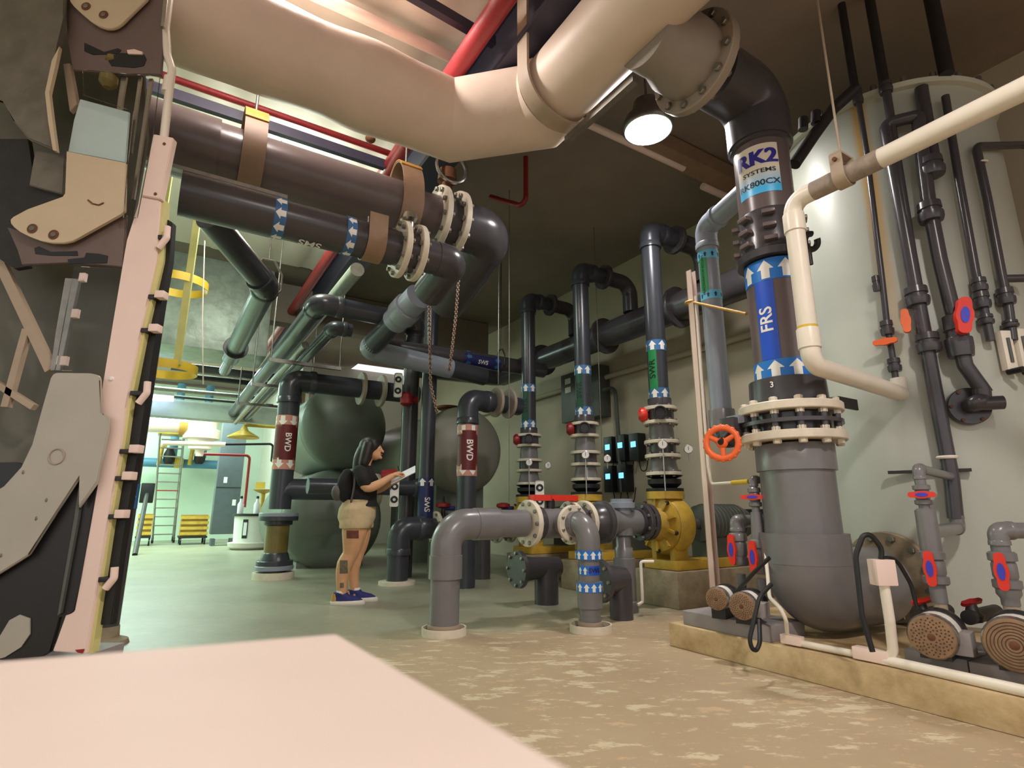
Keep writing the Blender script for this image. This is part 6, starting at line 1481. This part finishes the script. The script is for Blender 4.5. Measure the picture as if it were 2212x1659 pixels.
for s_ in (-1, 1): limb(b, [(hx-.02, s_*.07, hz_+.05), (hx-.04, s_*.082, hz_-.05), (hx-.065, s_*.09, hz_-.16), (hx-.08, s_*.08, hz_-.24)], [.05, .055, .05, .02], 12)
limb(b, [(hx+.035, -.05, hz_+.085), (hx+.06, 0, hz_+.095), (hx+.035, .05, hz_+.085)], [.028, .028, .028], 10)
fuse(b, 'hair', hairm, pw, .009, 8)
for s_ in (-1, 1):                      # eyes and brows
    MB().sphere(L2W((hx+.083, s_*.033, hz_+.02)), .009, seg=10, rings_=6).build('eye', wtape, pw)
    MB().sphere(L2W((hx+.090, s_*.033, hz_+.018)), .005, seg=8, rings_=6).build('iris', hairm, pw)
    mb = MB(); limb(mb, [L2W((hx+.084, s_*.022, hz_+.043)), L2W((hx+.082, s_*.036, hz_+.047)), L2W((hx+.068, s_*.05, hz_+.04))], [.004, .005, .003], 6); mb.build('eyebrow', hairm, pw)
mb = MB(); limb(mb, [L2W((hx+.098, -.022, hz_-.052)), L2W((hx+.109, 0, hz_-.050)), L2W((hx+.098, .022, hz_-.052))], [.004, .006, .004], 6); mb.build('lips', mat('lip', (180, 96, 86), .5), pw)
# shoes
for k, (fx, fy) in enumerate(((0, -.09), (.11, .09))):
    b = MB(); X0 = [(fx+.045, fy, .03, .145, .048), (fx+.045, fy, .05, .145, .047), (fx+.03, fy, .075, .122, .044), (fx-.01, fy, .10, .072, .045), (fx-.02, fy, .125, .062, .046)]
    loft(b, X0, 24); so = fuse(b, 'shoe', navyc, pw, .006, 3)
    b = MB(); loft(b, [(fx+.05, fy, .0, .155, .046), (fx+.05, fy, .012, .162, .053), (fx+.05, fy, .036, .160, .052), (fx+.048, fy, .044, .15, .046)], 24); fuse(b, 'sole', solew, so, .006, 2) if False else None
    mb = MB(); mb.rings([[L2W((x_+a_*math.cos(2*PI*i/24), y_+c_*math.sin(2*PI*i/24), z_)) for i in range(24)] for x_, y_, z_, a_, c_ in [(fx+.05, fy, .0, .155, .046), (fx+.05, fy, .012, .162, .053), (fx+.05, fy, .036, .160, .052), (fx+.048, fy, .044, .15, .046)]]); mb.build('sole', solew, so)
    mb = MB(); mb.rings([[L2W((x_+a_*math.cos(.75*PI+.5*PI*i/10), fy+c_*math.sin(.75*PI+.5*PI*i/10), z_)) for i in range(11)]+[L2W((x_+.03*math.cos(0), fy, z_))] for x_, z_, a_, c_ in [(fx+.042, .045, .150, .052), (fx+.022, .08, .12, .05), (fx-.012, .112, .076, .05)]]); mb.build('heel_tab', tanor, so)
    mb = MB(); mb.rings([[L2W((fx-.006+.047*math.cos(2*PI*i/16), fy+.047*math.sin(2*PI*i/16), z_)) for i in range(16)] for z_ in (.118, .142)]); mb.build('sock', wtape, so)
    for j in range(3): mb = MB(); limb(mb, [L2W((fx+.05+.022*j, fy-.03, .088-.010*j)), L2W((fx+.055+.022*j, fy, .102-.011*j)), L2W((fx+.05+.022*j, fy+.03, .088-.010*j))], [.004, .004, .004], 6); mb.build('lace', wtape, so)
# tattoos on the near leg, laid on the skin
from mathutils.bvhtree import BVHTree
bvh = BVHTree.FromPolygons([v.co+pw.location for v in body.data.vertices], [p_.vertices[:] for p_ in body.data.polygons])
yd = (RZ @ Vector((0, 1, 0))).normalized()
def tat(x0, x1, z0, z1, mt):
    mb = MB(); n = 8; G = []
    for i in range(n+1):
        row = []
        for j in range(n+1):
            o_ = L2W((x0+(x1-x0)*i/n, -.6, z0+(z1-z0)*j/n)); h_ = bvh.ray_cast(o_, yd)
            row.append(mb.v((h_[0] if h_[0] else o_+yd*.5*S)-yd*.0025))
        G.append(row)
    for i in range(n):
        for j in range(n): mb.f([G[i][j], G[i+1][j], G[i+1][j+1], G[i][j+1]])
    mb.build('tattoo', mt, body)
tat(.045, .160, .655, .735, tattoor); tat(-.018, .055, .31, .44, tattoo); tat(-.015, .02, .17, .22, tattoo)
# waist bag, clipboard, pen and red folder
bg = thing('shoulder_bag', 'black shoulder bag with a rounded grey pocket on the back of the woman', 'bag', L2W((.02, -.06, 1.15)))
b = MB(); limb(b, [(.035, -.07, 1.32), (.015, -.08, 1.22), (.02, -.08, 1.10), (.04, -.07, 1.04)], [.05, .075, .085, .05], 16); fuse(b, 'bag_body', shirtm, bg, .008, 4)
b = MB(); b.sphere((-.055, -.09, 1.115), .058, .07, .085, 16, 12); fuse(b, 'front_pocket', mat('bag_grey', (92, 84, 84), .7, var=.15), bg, .008, 2)
mb = MB(); limb(mb, [L2W((.12, -.175, 1.30)), L2W((.115, -.185, 1.20)), L2W((.10, -.187, 1.10)), L2W((.085, -.185, 1.02))], [.011]*4, 8); mb.build('strap', MATS['bag_grey'], bg)
ca, cb_ = Vector((.46, -.10, 1.215)), Vector((.71, -.10, 1.345)); dx_ = (cb_-ca).normalized(); wy = Vector((0, .93, .37)).normalized(); up_ = dx_.cross(wy)*-1
R3 = RZ.to_3x3()
cl = thing('clipboard', 'white paper on a clipboard held out by the woman', 'clipboard', L2W((ca+cb_)/2+wy*.11))
cm = (ca+cb_)/2+wy*.10
MB().box(L2W(cm), (cb_-ca).length*S, .23*S, .006, R3@dx_, R3@wy, R3@up_).build('board', paper, cl)
MB().box(L2W(cm+up_*.006), (cb_-ca).length*S*.98, .216*S, .004, R3@dx_, R3@wy, R3@up_).build('paper_sheets', paper, cl)
MB().box(L2W(cb_+wy*.10-dx_*.02+up_*.014), .03, .10, .012, R3@dx_, R3@wy, R3@up_, .003).build('clip', chrome, cl)
pn = thing('pen', 'thin pen in the right hand of the woman', 'pen', L2W((.56, -.075, 1.33)))
MB().cyl(L2W((.555, -.07, 1.315)), L2W((.53, -.085, 1.405)), .005, seg=8).build('barrel', blackp, pn)
fo = thing('red_folder', 'small red folder held behind the clipboard hand of the woman', 'folder', L2W((.43, .10, 1.33)))
MB().box(L2W((.435, .12, 1.335)), .16, .15, .05, R3@Vector((.98, 0, .1)).normalized(), R3@wy, R3@Vector((-.1, 0, .98)).normalized(), .004).build('cover', redd, fo)
